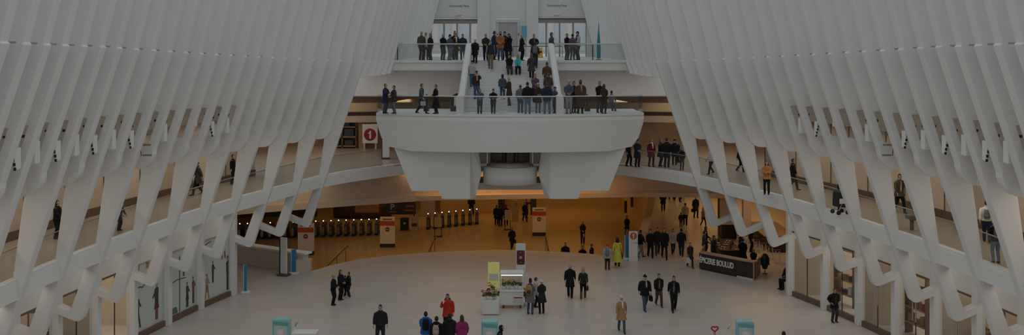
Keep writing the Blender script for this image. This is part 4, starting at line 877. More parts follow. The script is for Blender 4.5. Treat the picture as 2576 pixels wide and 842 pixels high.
def cap_shell(M, k, keep, dy=.008, grow=(1, 1, 1)):
    mb = MB(M); nu, nv = 18, 12; idx = {}; vs = []; fs = []
    def P(a, q):
        th = math.pi*a/nv; ph = 2*math.pi*(q % nu)/nu; x, y, z = math.sin(th)*math.cos(ph), math.sin(th)*math.sin(ph), math.cos(th)
        return (x, y, z), (x*.076*k*grow[0], y*.096*k*grow[1]+dy, z*.118*k*grow[2])
    for a in range(nv):
        for q in range(nu):
            cs = [(a, q), (a+1, q), (a+1, q+1), (a, q+1)]; ds = [P(*c)[0] for c in cs]; m = [sum(d[i] for d in ds)/4 for i in range(3)]
            if keep(*m):
                f = []
                for c in cs:
                    key = (c[0], c[1] % nu) if 0 < c[0] < nv else (c[0], 0)
                    if key not in idx: idx[key] = len(vs); vs.append(P(*c)[1])
                    if idx[key] not in f: f.append(idx[key])
                if len(f) > 2: fs.append(f)
    mb.add(vs, fs); return mb
POSES = {
 'stand': dict(lh=(.27, -.02, .80), rh=(-.27, -.02, .80)),
 'wide': dict(lh=(.29, -.03, .80), rh=(-.29, -.03, .80), lf=(.15, -.02, 0), rf=(-.15, .04, 0)),
 'walk': dict(lh=(.27, .16, .84), rh=(-.26, -.22, .86), lf=(.08, -.30, .0), rf=(-.08, .26, .04), drop=.03),
 'walk2': dict(lh=(.26, -.22, .86), rh=(-.27, .16, .84), lf=(.08, .26, .04), rf=(-.08, -.30, .0), drop=.03),
 'phone': dict(lh=(.05, -.33, 1.18), rh=(-.05, -.31, 1.16), look=-.35),
 'hold': dict(lh=(.06, -.27, 1.06), rh=(-.07, -.28, 1.06), look=-.1),
 'fold': dict(lh=(-.10, -.22, 1.14), rh=(.10, -.25, 1.12)),
 'pocket': dict(lh=(.22, -.09, .93), rh=(-.22, -.09, .93)),
 'hips': dict(lh=(.20, -.05, 1.02), rh=(-.20, -.05, 1.02)),
 'lean': dict(lh=(.06, -.30, 1.06), rh=(-.06, -.32, 1.06), lean=.14, look=-.1, drop=.0),
 'camera': dict(lh=(.07, -.24, 1.56), rh=(-.07, -.24, 1.56)),
 'raise': dict(lh=(.16, -.30, 1.50), rh=(-.27, -.02, .80)),
 'raiser': dict(rh=(-.16, -.30, 1.42), lh=(.27, -.02, .80)),
 'bag': dict(lh=(.27, -.06, .78), rh=(-.27, .0, .80), lf=(.10, -.12, 0), rf=(-.09, .10, .0)),
 'sit': dict(lh=(.10, -.30, .95), rh=(-.08, -.32, .95), sit=True, look=-.25),
 'sitwork': dict(lh=(.14, -.36, .98), rh=(-.14, -.36, .98), sit=True, look=-.2),
 'bend': dict(lh=(.18, -.36, .98), rh=(-.16, -.36, .98), lean=.28, look=-.3),
}
PEOPLE = []
def person(label, loc, H, yaw, pose, coat, ccol, lcol, hair, hcol, skin=0, shoe=SHOE, hat=None, hatc=None, scarf=None, hood=None, boots=None, shirt=None, vox=.026, look=0.0, fem=False, seatz=.46, beard=False):
    k = H/1.75; p = dict(POSES[pose]); lean = p.get('lean', .03); sit = p.get('sit', False); rr = random.Random(label)
    E = tag(empty('person', loc, math.radians(yaw)), label, 'person', 'people in the hall'); E.scale = (k, k, k)
    hipz = .90-p.get('drop', 0); dz = 0.0
    if sit: hipz = seatz/k+.09; dz = hipz-.90
    S = lambda z: Vector((0, -lean*max(z-.92, 0), z+dz))          # spine
    jit = lambda: rr.uniform(-.015, .015)
    sh = {s: S(1.43)+Vector((s*(.17 if fem else .195), 0, 0)) for s in (-1, 1)}
    hands = {}
    for s, key in ((1, 'lh'), (-1, 'rh')):
        t = Vector(p[key])+Vector((jit(), jit(), jit())); t.z += dz if not sit else (dz if t.z > .7 else 0)
        hands[s] = ik(sh[s], t, .285, .255, Vector((s*(1.6 if pose == 'lean' else .55), .8, -.25)) if t.z-dz < 1.25 else Vector((s*.45, .15, -1)))
    feet = {}
    for s, key in ((1, 'lf'), (-1, 'rf')):
        f = Vector(p.get(key, (s*.10, 0, 0))) if not sit else Vector((s*.11, -.42, 0)); f = f+Vector((jit(), jit(), 0)); hip = Vector((s*.09, 0, hipz))
        ank = f+Vector((0, .03, .085)); kn, ank = ik(hip, ank, .42, .42, Vector((s*.08, -1, .15 if sit else 0))); feet[s] = (hip, kn, ank)
    # body: one mesh with head, neck, trunk, limbs and hands
    mb = MB()
    neck = S(1.47); hc = S(1.632)+Vector((0, -.015, 0)); M = headmesh(mb, hc, math.radians(look), p.get('look', 0.0))
    mb.tube([S(1.40), neck, hc+Vector((0, .012, -.05))], [.07, .052, .050], 10)
    mb.loft([[(S(z)+Vector((rx*math.cos(q*.785), ry*math.sin(q*.785), 0))) for q in range(8)] for z, rx, ry in ((.86, .13, .09), (1.0, .125, .09), (1.2, .135, .095), (1.36, .15, .09), (1.43, .09, .06))])
    for s in (-1, 1):
        el, wr = hands[s]; mb.tube([sh[s]-Vector((s*.03, 0, 0)), el, wr], [.045, .038, .026], 7)
        hand(mb, wr, wr-el, Vector((-s, -.2, 0)), .30)
        hip, kn, an = feet[s]; mb.tube([hip, kn, an-Vector((0, 0, .02))], [.075, .052, .036], 7)
    mb.build('body', [SKINS[skin], EYEM, LIPM], E, True)
    # trousers
    mb = MB(); tw = (1.1 if not fem else .97)*(1.12 if sit else 1)
    for s in (-1, 1):
        hip, kn, an = feet[s]; mb.tube([hip+Vector((-s*.015, .005, .05)), hip, hip.lerp(kn, .5), kn, kn.lerp(an, .5), an+Vector((0, .0, -.03))], [.10, .105*tw, .09*tw, .072*tw, .068*tw, .060*tw], 10)
    mb.loft([[(S(z-.0)+Vector((rx*math.cos(q*.628), ry*math.sin(q*.628), 0))) for q in range(10)] for z, rx, ry in ((.82 if not sit else .88, .12, .09), (.90, .165, .12), (1.0, .15, .11), (1.06, .14, .10))])
    o = mb.build('trousers', cloth(lcol), E, True); REMESH.append((o, vox))
    # coat
    hem = {'jacket': .86, 'short': .93, 'parka': .74, 'coat': .60, 'long': .36, 'tee': .90, 'sweater': .90, 'puffer': .80, 'vest': .90}[coat]
    if sit: hem = max(hem, .86)
    f = {'puffer': 1.26, 'parka': 1.19, 'tee': 1.0, 'sweater': 1.05}.get(coat, 1.12)*(.93 if fem else 1.0)
    lev = [(1.475, .075, .065), (1.462, .115, .08), (1.435, .165, .10), (1.38, .182, .112), (1.30, .190, .120), (1.15, .172 if not fem else .155, .118), (1.02, .172 if not fem else .165, .120), (.92, .185, .130)]
    z = .92; rx, ry = .185, .130; fl = .055 if fem else .03
    while z > hem+.01:
        z = max(hem, z-.13); rx += fl*.5; ry += fl*.55; lev.append((z, rx, ry if pose not in ('walk', 'walk2') else ry+.03))
    lev = [q for q in lev if q[0] >= hem-.001]
    mb = MB(); mb.loft([[(S(z)+Vector((rx*f*math.cos(q*2*math.pi/14), ry*f*math.sin(q*2*math.pi/14), 0))) for q in range(14)] for z, rx, ry in lev[::-1]])
    sl = {'puffer': 1.25, 'parka': 1.15, 'tee': .85}.get(coat, 1.0)*(.92 if fem else 1)
    for s in (-1, 1):
        el, wr = hands[s]; a = sh[s]-Vector((s*.05, 0, .035)); wr2 = el.lerp(wr, .93)
        if coat == 'tee': mb.tube([a, sh[s].lerp(el, .25), sh[s].lerp(el, .8)], [.082, .072, .062], 10)
        elif coat == 'vest': mb.tube([a, sh[s]], [.085, .07], 10)
        else: mb.tube([a, sh[s].lerp(el, .22)+Vector((0, 0, -.02)), sh[s].lerp(el, .7), el, el.lerp(wr, .5), wr2], [.07*sl, .076*sl, .070*sl, .064*sl, .059*sl, .050*sl], 10)
    o = mb.build({'tee': 'shirt', 'sweater': 'sweater', 'vest': 'vest', 'short': 'jacket', 'parka': 'parka', 'puffer': 'puffer_jacket'}.get(coat, 'coat' if coat in ('coat', 'long') else 'jacket'), cloth(ccol), E, True); REMESH.append((o, vox)); top = o
    if coat not in ('tee',):                                            # collar
        MB().tube([S(1.465)+Vector((.075*math.cos(q*.6283), .068*math.sin(q*.6283)-.004, .012 if math.sin(q*.6283) < 0 else .03)) for q in range(11)], .024, 7).build('collar', cloth(ccol), top, True)
    if coat == 'vest' or shirt:
        mb = MB()
        if coat == 'vest':
            for s in (-1, 1):
                el, wr = hands[s]; mb.tube([sh[s], sh[s].lerp(el, .5), el, el.lerp(wr, .93)], [.068, .062, .055, .044], 9)
            mb.build('sleeves', cloth(shirt or 'grey'), E, True)
        else:
            mb.loft([[S(z)+Vector((x, -y*f, 0)) for x, y in ((-wd, yy-.02), (0, yy+.012), (wd, yy-.02))] for z, wd, yy in ((.96, .035, .135), (1.2, .05, .130), (1.38, .06, .112), (1.46, .045, .075))], cap=False, closed=False)
            mb.build('shirt_front', cloth(shirt), E, True)
    # shoes
    for s in (-1, 1):
        an = feet[s][2]; base = an-Vector((0, .03, .085)); zz = base.z; pit = 0
        mb = MB(); r = lambda y, w_, z0, z1: [(base.x+w_*math.cos(q*.785), base.y+y, zz+z0+(z1-z0)*.5*(1+math.sin(q*.785))) for q in range(8)]
        mb.loft([r(.085, .025, 0, .08), r(.06, .042, 0, .10), r(.0, .044, 0, .09), r(-.07, .048, 0, .065), r(-.13, .046, 0, .05), r(-.17, .026, .005, .035)])
        if boots: mb.tube([an-Vector((0, 0, .04)), an.lerp(feet[s][1], .5), an.lerp(feet[s][1], .82)], [.062, .074, .078], 9)
        mb.build('boot' if boots else 'shoe', boots or shoe, E, True)
    # hair, hats
    hm = HAIRS.get(hcol, HAIRS['k'])
    back = lambda lim: (lambda x, y, z: (z > .42 and y > -.80) or (y > -.22 and z > lim))
    if hair == 'short': cap_shell(M, 1.08, back(-.38)).build('hair', hm, E, True)
    elif hair == 'crop': cap_shell(M, 1.045, back(-.2)).build('hair', hm, E, True)
    elif hair == 'bald': cap_shell(M, 1.03, lambda x, y, z: y > .0 and -.35 < z < .25).build('hair', hm, E, True)
    elif hair in ('long', 'bun'):
        mb = cap_shell(M, 1.11, back(-.62)); mb.M = M
        if hair == 'long': mb.loft([[(rx*math.cos(q*.785), .058+yy+ry*math.sin(q*.785), z) for q in range(8)] for z, rx, ry, yy in ((.06, .080, .045, 0), (-.06, .092, .05, .0), (-.16, .098, .045, .015), (-.26, .088, .038, .03), (-.36, .045, .022, .03))])
        else: mb.ball((0, .07, .12), (.05, .05, .045), 9, 6)
        mb.build('hair', hm, E, True)
    if hat == 'beanie':
        mb = cap_shell(M, 1.15, lambda x, y, z: z > .22, .006, (1, 1, 1.06)); mb.M = M
        mb.tube([(.089*math.cos(q*.5236), .006+.110*math.sin(q*.5236), .035) for q in range(13)], .016, 6); mb.build('beanie', cloth(hatc), E, True)
    elif hat == 'cap':
        mb = cap_shell(M, 1.13, lambda x, y, z: z > .25, .004); mb.M = M
        mb.loft([[(-.07, -.085, .045), (0, -.105, .052), (.07, -.085, .045)], [(-.05, -.155, .035), (0, -.17, .04), (.05, -.155, .035)]], cap=False, closed=False); mb.build('cap', cloth(hatc), E, True)
    elif hat == 'hood': cap_shell(M, 1.28, lambda x, y, z: (y > -.35 and z > -.8) or z > .55, .015).build('hood', cloth(hatc), top, True)
    elif hat == 'brim':
        mb = cap_shell(M, 1.14, lambda x, y, z: z > .25, .004); mb.M = M; mb.loft([[(.09*math.cos(q*.5236), .11*math.sin(q*.5236), .04) for q in range(12)], [(.14*math.cos(q*.5236), .16*math.sin(q*.5236), .03) for q in range(12)]], cap=False); mb.build('hat', cloth(hatc), E, True)
    if hood: MB().tube([S(1.455)+Vector((.105*math.cos(a), .06+.075*math.sin(a), .02+.025*math.sin(a))) for a in [-.5+q*.52 for q in range(9)]], [.03, .045, .055, .06, .062, .06, .055, .045, .03], 8).build('hood', cloth(hood), top, True)
    if scarf:
        mb = MB(); mb.tube([S(1.475)+Vector((.078*math.cos(q*.524), .074*math.sin(q*.524)-.008, .012*math.sin(q))) for q in range(13)], .036, 8)
        mb.tube([S(1.46)+Vector((.03, -.09, 0)), S(1.3)+Vector((.04, -.145, 0)), S(1.14)+Vector((.045, -.15, 0))], [(.035, .016), (.045, .016), (.04, .012)], 8); mb.build('scarf', cloth(scarf), E, True)
    if beard: cap_shell(M, 1.06, lambda x, y, z: y < .15 and z < -.30, -.004).build('beard', hm, E, True)
    W = Matrix.Translation(Vector(loc)) @ Matrix.Rotation(math.radians(yaw), 4, 'Z') @ Matrix.Scale(k, 4)
    info = dict(W=W, hands=hands, S=S, k=k, yaw=yaw, E=E); PEOPLE.append(info); return info
# things people carry (top level things placed at the hand or on the back)
def wloc(i, p): return i['W'] @ Vector(p)
def backpack(i, c, label, c2=None, big=1.0):
    p = i['S'](1.02)+Vector((0, .145, 0)); E = tag(empty('backpack', wloc(i, p), math.radians(i['yaw'])), label, 'backpack', 'backpacks'); E.scale = (i['k']*big,)*3
    rg = lambda z, wd, dp: [(wd*math.cos(q*.5236), .09+dp*math.sin(q*.5236), z) for q in range(12)]
    MB().loft([rg(0, .12, .06), rg(.05, .155, .085), rg(.3, .15, .085), rg(.42, .12, .07), rg(.46, .06, .04)]).build('pack', cloth(c), E, True)
    MB().loft([[(.10*math.cos(q*.5236), .16+.035*math.sin(q*.5236), z) for q in range(12)] for z in (.05, .22)]).build('pocket', cloth(c2 or c), E, True)
    for s in (-1, 1): MB().tube([(s*.09, .03, .40), (s*.10, -.08, .47), (s*.115, -.26, .36), (s*.12, -.25, .15), (s*.13, .02, .05)], [(.022, .01)]*5, 6).build('strap', cloth(c2 or c), E, True)
def handbag(i, side, c, label, kind='bag', sz=(.15, .07, .24)):
    wr = i['hands'][side][1]; p = wr+Vector((0, 0, -.08)); E = tag(empty('shopping_bag' if kind == 'shop' else 'bag', wloc(i, p), math.radians(i['yaw'])), label, 'bag', 'bags carried by people'); E.scale = (i['k'],)*3
    a, b, h = sz; rot = 1
    MB().prism([(-b, -h-.12), (b, -h-.12), (b*.85, -.12), (-b*.85, -.12)], -a, a).build('bag_body', cloth(c), E, bevel=.015 if kind != 'shop' else .002)
    for q in (-1, 1): MB().tube([(q*b*.7, -a*.5, -.13), (0, -a*.4, .0), (0, a*.4, .0), (q*b*.7, a*.5, -.13)], .008, 5).build('handle', cloth('black' if kind != 'shop' else 'lgrey'), E)
def prop(i, side, label, kind):
    wr = i['hands'][side][1]; p = wr+Vector((0, -.08, .03)); E = tag(empty(kind, wloc(i, p), math.radians(i['yaw'])), label, kind.replace('_', ' '), 'things held in hands'); E.scale = (i['k'],)*3
    if kind == 'phone': MB().box(-.036, .036, -.005, .005, -.07, .08).build('case', BLACK, E, bevel=.004); MB().box(-.032, .032, .005, .006, -.06, .07).build('screen', mat('phone_screen', (.10, .12, .15), .2), E)
    elif kind == 'camera': MB().box(-.07, .07, -.035, .035, -.045, .05).build('camera_body', BLACK, E, bevel=.008); MB().tube([(0, -.035, 0), (0, -.12, 0)], .034, 12).build('lens', DGREY, E, True)
    else: MB().loft([ell(.026, .026, -.05, 12), ell(.036, .036, .07, 12)]).build('cup_body', WHITE, E, True); MB().cyl((0, 0, .07), .038, .012, 12).build('lid', WHITE, E)
def stair_at(py):
    sl = (ZU-ZM)/(68.4-S0); Y = (EYE-ZM+S0*sl)/(sl+(py-CY)/F); kk = max(0, min(NST-1, int((Y-S0)/RUN))); return S0+RUN*(kk+.5), ZM+RISE*(kk+1)
LV = dict(F=0.0, G=ZG, M=ZM, U=ZU, P=ZP)
def at(px, lvl, fy, hy, H=None):
    if lvl == 'S': d, z = stair_at(fy)
    elif isinstance(lvl, str): z = LV[lvl]; d = F*(EYE-z-H)/(hy-CY) if fy is None else -fy if fy < 0 else F*(EYE-z)/(fy-CY)
    else: z = lvl; d = -fy
    if H is None: H = max(1.05, min(1.93, EYE-(hy-CY)*d/F-z))
    return (wx(px, d), d, z), H
def who(label, px, lvl, fy, hy, yaw, pose, coat, ccol, lcol, hair='short', hcol='k', H=None, **kw):
    loc, h = at(px, lvl, fy, hy, H); d = loc[1]
    kw.setdefault('vox', .024 if d < 56 else .028 if d < 75 else .034)
    if kw.get('seat'): kw['seatz'] = kw.pop('seat'); h = 1.72 if H is None else H
    return person(label, loc, h, yaw, pose, coat, ccol, lcol, hair, hcol, **kw)
# ------------------------------------------------ main floor
who('person in all black with a yellow beanie facing two others at left', 838, 'F', 767, 690, 75, 'hold', 'jacket', 'black', 'black', 'short', 'y', hat='beanie', hatc='gold')
who('dark haired person in black at the middle of the left trio', 856, 'F', 754, 678, 60, 'hold', 'jacket', 'black', 'black', 'long', 'k')
who('person in black jacket and blue jeans turned left in the trio', 878, 'F', 748, 683, -60, 'phone', 'jacket', 'black', 'navy', 'short', 'k', shoe=SHOEW)
who('slim person in black half hidden inside the left trio', 868, 'F', 744, 692, 160, 'walk', 'jacket', 'black', 'black', 'short', 'k')
who('man in dark zip tracksuit striding forward near the frame bottom', 957, 'F', None, 765, 5, 'wide', 'jacket', 'soft', 'soft', 'short', 'k', H=1.78, shirt=None)
i = who('man in red jacket facing the group of four and holding a cup up', 1126, 'F', None, 738, 0, 'raiser', 'parka', 'red', 'black', 'short', 'k', H=1.76, hood='maroon'); prop(i, -1, 'pale cup raised by the man in the red jacket', 'cup')
i = who('person in blue puffer jacket with a black backpack seen from behind', 1071, 'F', None, 783, 185, 'hold', 'puffer', 'blue', 'lgrey', 'short', 'k', H=1.72, hood='blue'); backpack(i, 'black', 'black backpack on the blue puffer jacket')
i = who('person in black jacket with a pale drawstring pack seen from behind', 1098, 'F', None, 795, 175, 'stand', 'puffer', 'black', 'black', 'short', 'k', H=1.70, hood='black'); backpack(i, 'pink', 'pale pinkish drawstring pack on the black jacket', 'lgrey', .9)
who('person in black padded jacket second from right of the backs', 1131, 'F', None, 788, 185, 'stand', 'puffer', 'soft', 'black', 'short', 'k', H=1.70, hood='soft')
who('long haired woman in magenta puffer jacket seen from behind', 1162, 'F', None, 792, 190, 'pocket', 'puffer', 'magenta', 'black', 'long', 'b', H=1.66, fem=True)
i = who('person in grey coat with tan backpack at the flower cart', 1334, 'F', 789, 700, 165, 'hold', 'coat', 'grey', 'denim', 'bun', 'k', fem=True); backpack(i, 'tan', 'tan backpack on the person at the flower cart', 'brown')
who('woman in beige jacket behind the flower cart customers', 1347, 'F', 772, 697, 100, 'stand', 'parka', 'beige', 'black', 'short', 'k', fem=True, scarf='white')
who('woman in dark coat and white beanie at the flower cart', 1363, 'F', 788, 703, 195, 'hold', 'coat', 'soft', 'black', 'none', 'k', fem=True, hat='beanie', hatc='white')
who('grey haired man in long black overcoat walking away', 1434, 'F', 749, 664, 175, 'walk', 'coat', 'black', 'black', 'short', 'g')
i = who('blond woman in black jacket and brown boots walking away', 1467, 'F', 751, 672, 170, 'walk2', 'jacket', 'soft', 'black', 'long', 'y', fem=True, boots=SHOEB); handbag(i, -1, 'dbrown', 'dark shoulder bag of the blond woman in brown boots', sz=(.16, .06, .2))
who('woman in camel coat and white knit hat walking toward the viewer', 1563, 'F', 834, 742, 5, 'walk', 'coat', 'tan', 'slate', 'none', 'y', fem=True, hat='beanie', hatc='white', scarf='white')
i = who('man in black beanie and jacket with blue jeans carrying a black bag', 1622, 'F', 779, 690, 10, 'walk2', 'parka', 'black', 'denim', 'none', 'k', hat='beanie', hatc='black', scarf='lgrey'); handbag(i, 1, 'black', 'black bag in the hand of the man in beanie and jeans')
who('man in dark jacket and brown trousers between two walking men', 1657, 'F', 769, 687, 10, 'walk', 'jacket', 'black', 'brown', 'short', 'k', shoe=SHOEB, shirt='grey')
who('man in open black jacket over grey shirt walking at right of three', 1695, 'F', 782, 693, -5, 'walk2', 'jacket', 'black', 'black', 'short', 'k', shirt='grey')
who('man in open black jacket striding past the right shop windows', 2099, 'F', 810, 724, 15, 'hips', 'parka', 'black', 'char', 'short', 'b', shirt='char')
who('dark haired person whose head just shows at the frame bottom', 1972, 'F', None, 833, 180, 'stand', 'jacket', 'purple', 'black', 'short', 'k', H=1.7)
who('person in black beside the middle teal stand at the frame bottom', 1250, 'F', None, 818, 90, 'bend', 'jacket', 'black', 'black', 'none', 'k', H=1.62, hat='hood', hatc='black')
i = who('child in pale striped padded jacket with a red hat', 1528, 'F', 678, 614, 170, 'stand', 'puffer', 'lgrey', 'dbrown', 'none', 'k', hat='beanie', hatc='red'); backpack(i, 'ldenim', 'pale blue backpack on the child in the red hat')
i = who('woman in long yellow coat with dark hair seen from behind', 1553, 'F', 673, 596, 178, 'walk', 'long', 'yellow', 'black', 'long', 'k', fem=True, scarf='black', shoe=SHOEW); handbag(i, -1, 'black', 'dark handbag beside the yellow coat')
who('person in dark jacket and jeans half hidden by the number 1 totem', 1611, 'F', 647, 578, 120, 'walk', 'jacket', 'black', 'ldenim', 'short', 'k')
who('man in black jacket at the left of the walking group of five', 1636, 'F', 647, 576, 5, 'walk', 'jacket', 'black', 'black', 'short', 'k')
who('tall man in black coat second in the walking group of five', 1654, 'F', 640, 571, -5, 'walk2', 'coat', 'soft', 'char', 'short', 'k')
who('long haired woman in black parka in the middle of the walking group', 1671, 'F', 650, 573, 0, 'walk', 'parka', 'black', 'black', 'long', 'r', fem=True)
who('woman in beige jacket and scarf fourth in the walking group', 1693, 'F', 638, 575, 0, 'walk2', 'parka', 'beige', 'black', 'long', 'b', fem=True, scarf='lgrey')
who('man in black jacket at the right end of the walking group of five', 1714, 'F', 645, 574, 170, 'walk', 'jacket', 'black', 'navy', 'short', 'k')
i = who('woman in brown coat carrying a white shopping bag near the cafe', 1736, 'F', 672, 609, 15, 'walk', 'coat', 'dbrown', 'black', 'short', 'b', fem=True); handbag(i, -1, 'white', 'white paper shopping bag of the woman near the cafe', 'shop', (.17, .07, .36))
who('person in black far back in the right corridor', 1668, 'F', 530, 477, 0, 'pocket', 'coat', 'black', 'black', 'short', 'k')
who('left one of three people cut off by the corridor soffit', 1689, 'F', 500, 440, 0, 'wide', 'jacket', 'black', 'black'); who('middle one of three people cut off by the corridor soffit', 1703, 'F', 506, 440, 20, 'walk', 'jacket', 'black', 'black'); who('right one of three people cut off by the corridor soffit', 1717, 'F', 499, 440, -10, 'walk2', 'jacket', 'soft', 'soft')
who('man in tan jacket walking away in the right corridor', 1724, 'F', 568, 510, 175, 'walk', 'jacket', 'beige', 'black', 'short', 'k')
who('child in dark clothes beside the man in the tan jacket', 1713, 'F', 572, 534, 170, 'stand', 'jacket', 'dbrown', 'maroon', 'short', 'k')
i = who('person in black with a bag left of the first right rib foot', 1750, 'F', 547, 492, 20, 'bag', 'coat', 'black', 'black', 'short', 'k'); handbag(i, -1, 'black', 'black bag of the person left of the first right rib foot')
who('woman in patterned pale top beside the first right rib foot', 1769, 'F', 569, 521, 30, 'walk', 'jacket', 'grey', 'black', 'long', 'k', fem=True, scarf='beige', shoe=SHOEW)
# cafe
ctr = B0
def cafe(label, dx, dy, yaw, col, hair, hc, pose='sitwork', z=.46, **k): 
    return person(label, (B0.x+dx, B0.y+dy, 0), 1.72, yaw, pose, 'jacket', col, 'black', hair, hc, seatz=z, vox=.03, **k)
cafe('person in dark top bent over the left end of the cafe counter', 1.05, 1.2, 60, 'soft', 'short', 'k', 'hold'); cafe('person in dark jacket seated at the left side of the cafe table', .75, 2.6, 80, 'char', 'short', 'k', 'hold')
cafe('long haired woman leaning at the far left of the cafe table', 1.1, 4.1, 90, 'black', 'long', 'k', 'hold', fem=True); cafe('person in dark top at the far end of the cafe table', 3.4, 4.5, -60, 'soft', 'long', 'b', 'hold', fem=True)
cafe('cafe worker in white sleeves at the right side of the cafe table', 3.15, 2.3, -80, 'white', 'long', 'r', 'hold', fem=True); cafe('person in black standing with back to the counter corner', 2.55, .35, 170, 'black', 'short', 'k', 'hold')
person('bald man in dark jacket behind the right end of the counter', (B0.x+2.9, B0.y-.9, 0), 1.35, 170, 'hold', 'jacket', 'black', 'black', 'bald', 'b', vox=.03)
who('waiter in black standing beside the bar stools', 1889, 'F', 634, 566, 90, 'stand', 'jacket', 'black', 'black', 'short', 'k')
person('person seated on the bench behind the first right column', tuple(fp(1978, 728)+Vector((.12, .15, 0))), 1.72, -70, 'sit', 'jacket', 'black', 'black', 'short', 'k', seatz=.46, vox=.03)
# ------------------------------------------------ lower concourse
for px, fy, hy, lab, coat in ((1249, 566, 515, 'left one of three people waiting in black in the lower concourse', 'coat'), (1259, 569, 516, 'middle one of three people waiting in black in the lower concourse', 'jacket'), (1273, 566, 515, 'right one of three people waiting in black in the lower concourse', 'coat')): who(lab, px, 'P', fy, hy, 170, 'stand', coat, 'black', 'black')
who('person in long black coat walking near the slate post', 1320, 'P', 557, 508, 20, 'walk', 'coat', 'black', 'black', 'long', 'k')
i = who('person in black with a bag walking toward the steps', 1288, 'P', 625, 571, 10, 'walk2', 'coat', 'black', 'black', 'short', 'k'); handbag(i, 1, 'black', 'black bag of the person walking toward the steps')
i = who('person in black alone on the gold lit floor with a pale bag', 1466, 'P', 613, 557, 0, 'hold', 'jacket', 'black', 'black', 'short', 'k', hood='black'); handbag(i, 1, 'beige', 'pale bag held by the person alone on the gold lit floor')
who('woman in long dark coat near the curved gold wall', 1577, 'P', 592, 542, 10, 'walk', 'coat', 'black', 'slate', 'long', 'k', fem=True)
who('man in dark clothes behind the turnstiles under the pier', 1186, 'P', 541, 487, 0, 'wide', 'jacket', 'black', 'black'); who('person in red-brown jacket behind the right turnstiles', 1324, 'P', 548, 500, 60, 'raise', 'jacket', 'maroon', 'black')
for px, hy, lab, hc in ((1422, 612, 'left one of three heads rising over the top of the steps', 'b'), (1465, 621, 'middle one of three heads rising over the top of the steps', 'k'), (1488, 618, 'right one of three heads rising over the top of the steps', 'k')):
    d = 69.2; n_ = 7; z = -.17*n_-.0; zz = EYE-(hy-CY)*d/F; st = [-.17*(q+1) for q in range(18)]; zf = min(st, key=lambda a: abs(a-(zz-1.68))); who(lab, px, zf, -(66.3+.33*(st.index(zf)+.5)), hy, 0 if px != 1488 else 60, 'walk', 'jacket', 'black', 'black', 'short', hc, H=1.68)
# ------------------------------------------------ right gallery
who('person with black messenger bag at the pier end of the right gallery', 1581, 'G', 418, 348, 60, 'bag', 'jacket', 'black', 'soft', 'short', 'k'); who('person in dark coat and cap beside the pier on the right gallery', 1603, 'G', 420, 350, 20, 'hold', 'coat', 'soft', 'soft', 'short', 'k', hat='cap', hatc='black')
who('woman in maroon skirted coat on the right gallery', 1638, 'G', 419, 348, 20, 'bag', 'coat', 'maroon', 'soft', 'long', 'r', fem=True, scarf='white'); who('long haired woman in black left of the big group on the gallery', 1661, 'G', 418, 348, 60, 'hold', 'coat', 'black', 'black', 'long', 'r', fem=True)
who('broad man in black overcoat in the gallery group', 1677, 'G', 421, 346, 150, 'stand', 'coat', 'black', 'black', 'short', 'k'); who('person in black beanie in the gallery group', 1697, 'G', 415, 350, 175, 'stand', 'coat', 'black', 'black', 'none', 'k', hat='beanie', hatc='black')
who('person in black at the back of the gallery group', 1706, 'G', 409, 354, -60, 'hold', 'jacket', 'black', 'black', 'short', 'b'); who('short woman in black jacket at the right end of the gallery group', 1715, 'G', 427, 370, 10, 'pocket', 'jacket', 'black', 'char', 'long', 'b', fem=True)
who('man in white jacket seen in the first gap of the right ribs', 1789, 'G', 437, 372, -60, 'walk', 'jacket', 'white', 'black', 'short', 'k'); who('person in black stepping through the second gap of the right ribs', 1862, 'G', 432, 365, 60, 'walk2', 'jacket', 'black', 'black', 'short', 'k')
who('person in orange puffer jacket on the right gallery', 1929, 'G', 489, 404, -20, 'phone', 'puffer', 'orange', 'black', 'long', 'k', fem=True); who('person in dark jacket behind the orange puffer jacket', 1994, 'G', 478, 398, 80, 'walk', 'jacket', 'black', 'black', 'short', 'k')
who('person in black pushing the stroller on the right gallery', 2112, 'G', 528, 446, 75, 'hold', 'coat', 'black', 'black', 'short', 'k', hat='hood', hatc='black'); i = who('young man in olive jacket over a pale shirt on the right gallery', 2262, 'G', 534, 437, 15, 'walk', 'parka', 'olive', 'black', 'short', 'k', shirt='beige'); handbag(i, 1, 'white', 'white bag of the young man in the olive jacket', 'shop', (.14, .05, .3))
i = who('man in white shirt with a shoulder pack near the right frame edge', 2482, 'G', 610, 503, 160, 'walk', 'sweater', 'white', 'navy', 'short', 'k'); backpack(i, 'grey', 'grey pack of the man in the white shirt', None, .8)
i = who('woman with fur hood and jeans seen from behind at the right frame edge', 2505, 'G', 661, 549, 178, 'hold', 'jacket', 'black', 'ldenim', 'bun', 'k', hood='tan', fem=True); backpack(i, 'khaki', 'olive backpack on the woman with the fur hood', 'olive', 1.15)
# left gallery
who('bald man in dark suit walking along the left gallery', 498, 'G', 490, 404, -60, 'walk', 'coat', 'char', 'black', 'bald', 'b', skin=1); who('person in black half hidden behind a left rib right of the bald man', 585, 'G', 463, 388, 80, 'stand', 'jacket', 'black', 'black')
who('person in black half hidden behind the far left rib', 143, 'G', 600, 503, 80, 'hold', 'jacket', 'black', 'black', 'long', 'k'); who('person in dark coat bending behind a left rib on the gallery', 300, 'G', 579, 510, 75, 'bend', 'coat', 'char', 'char', 'short', 'b')
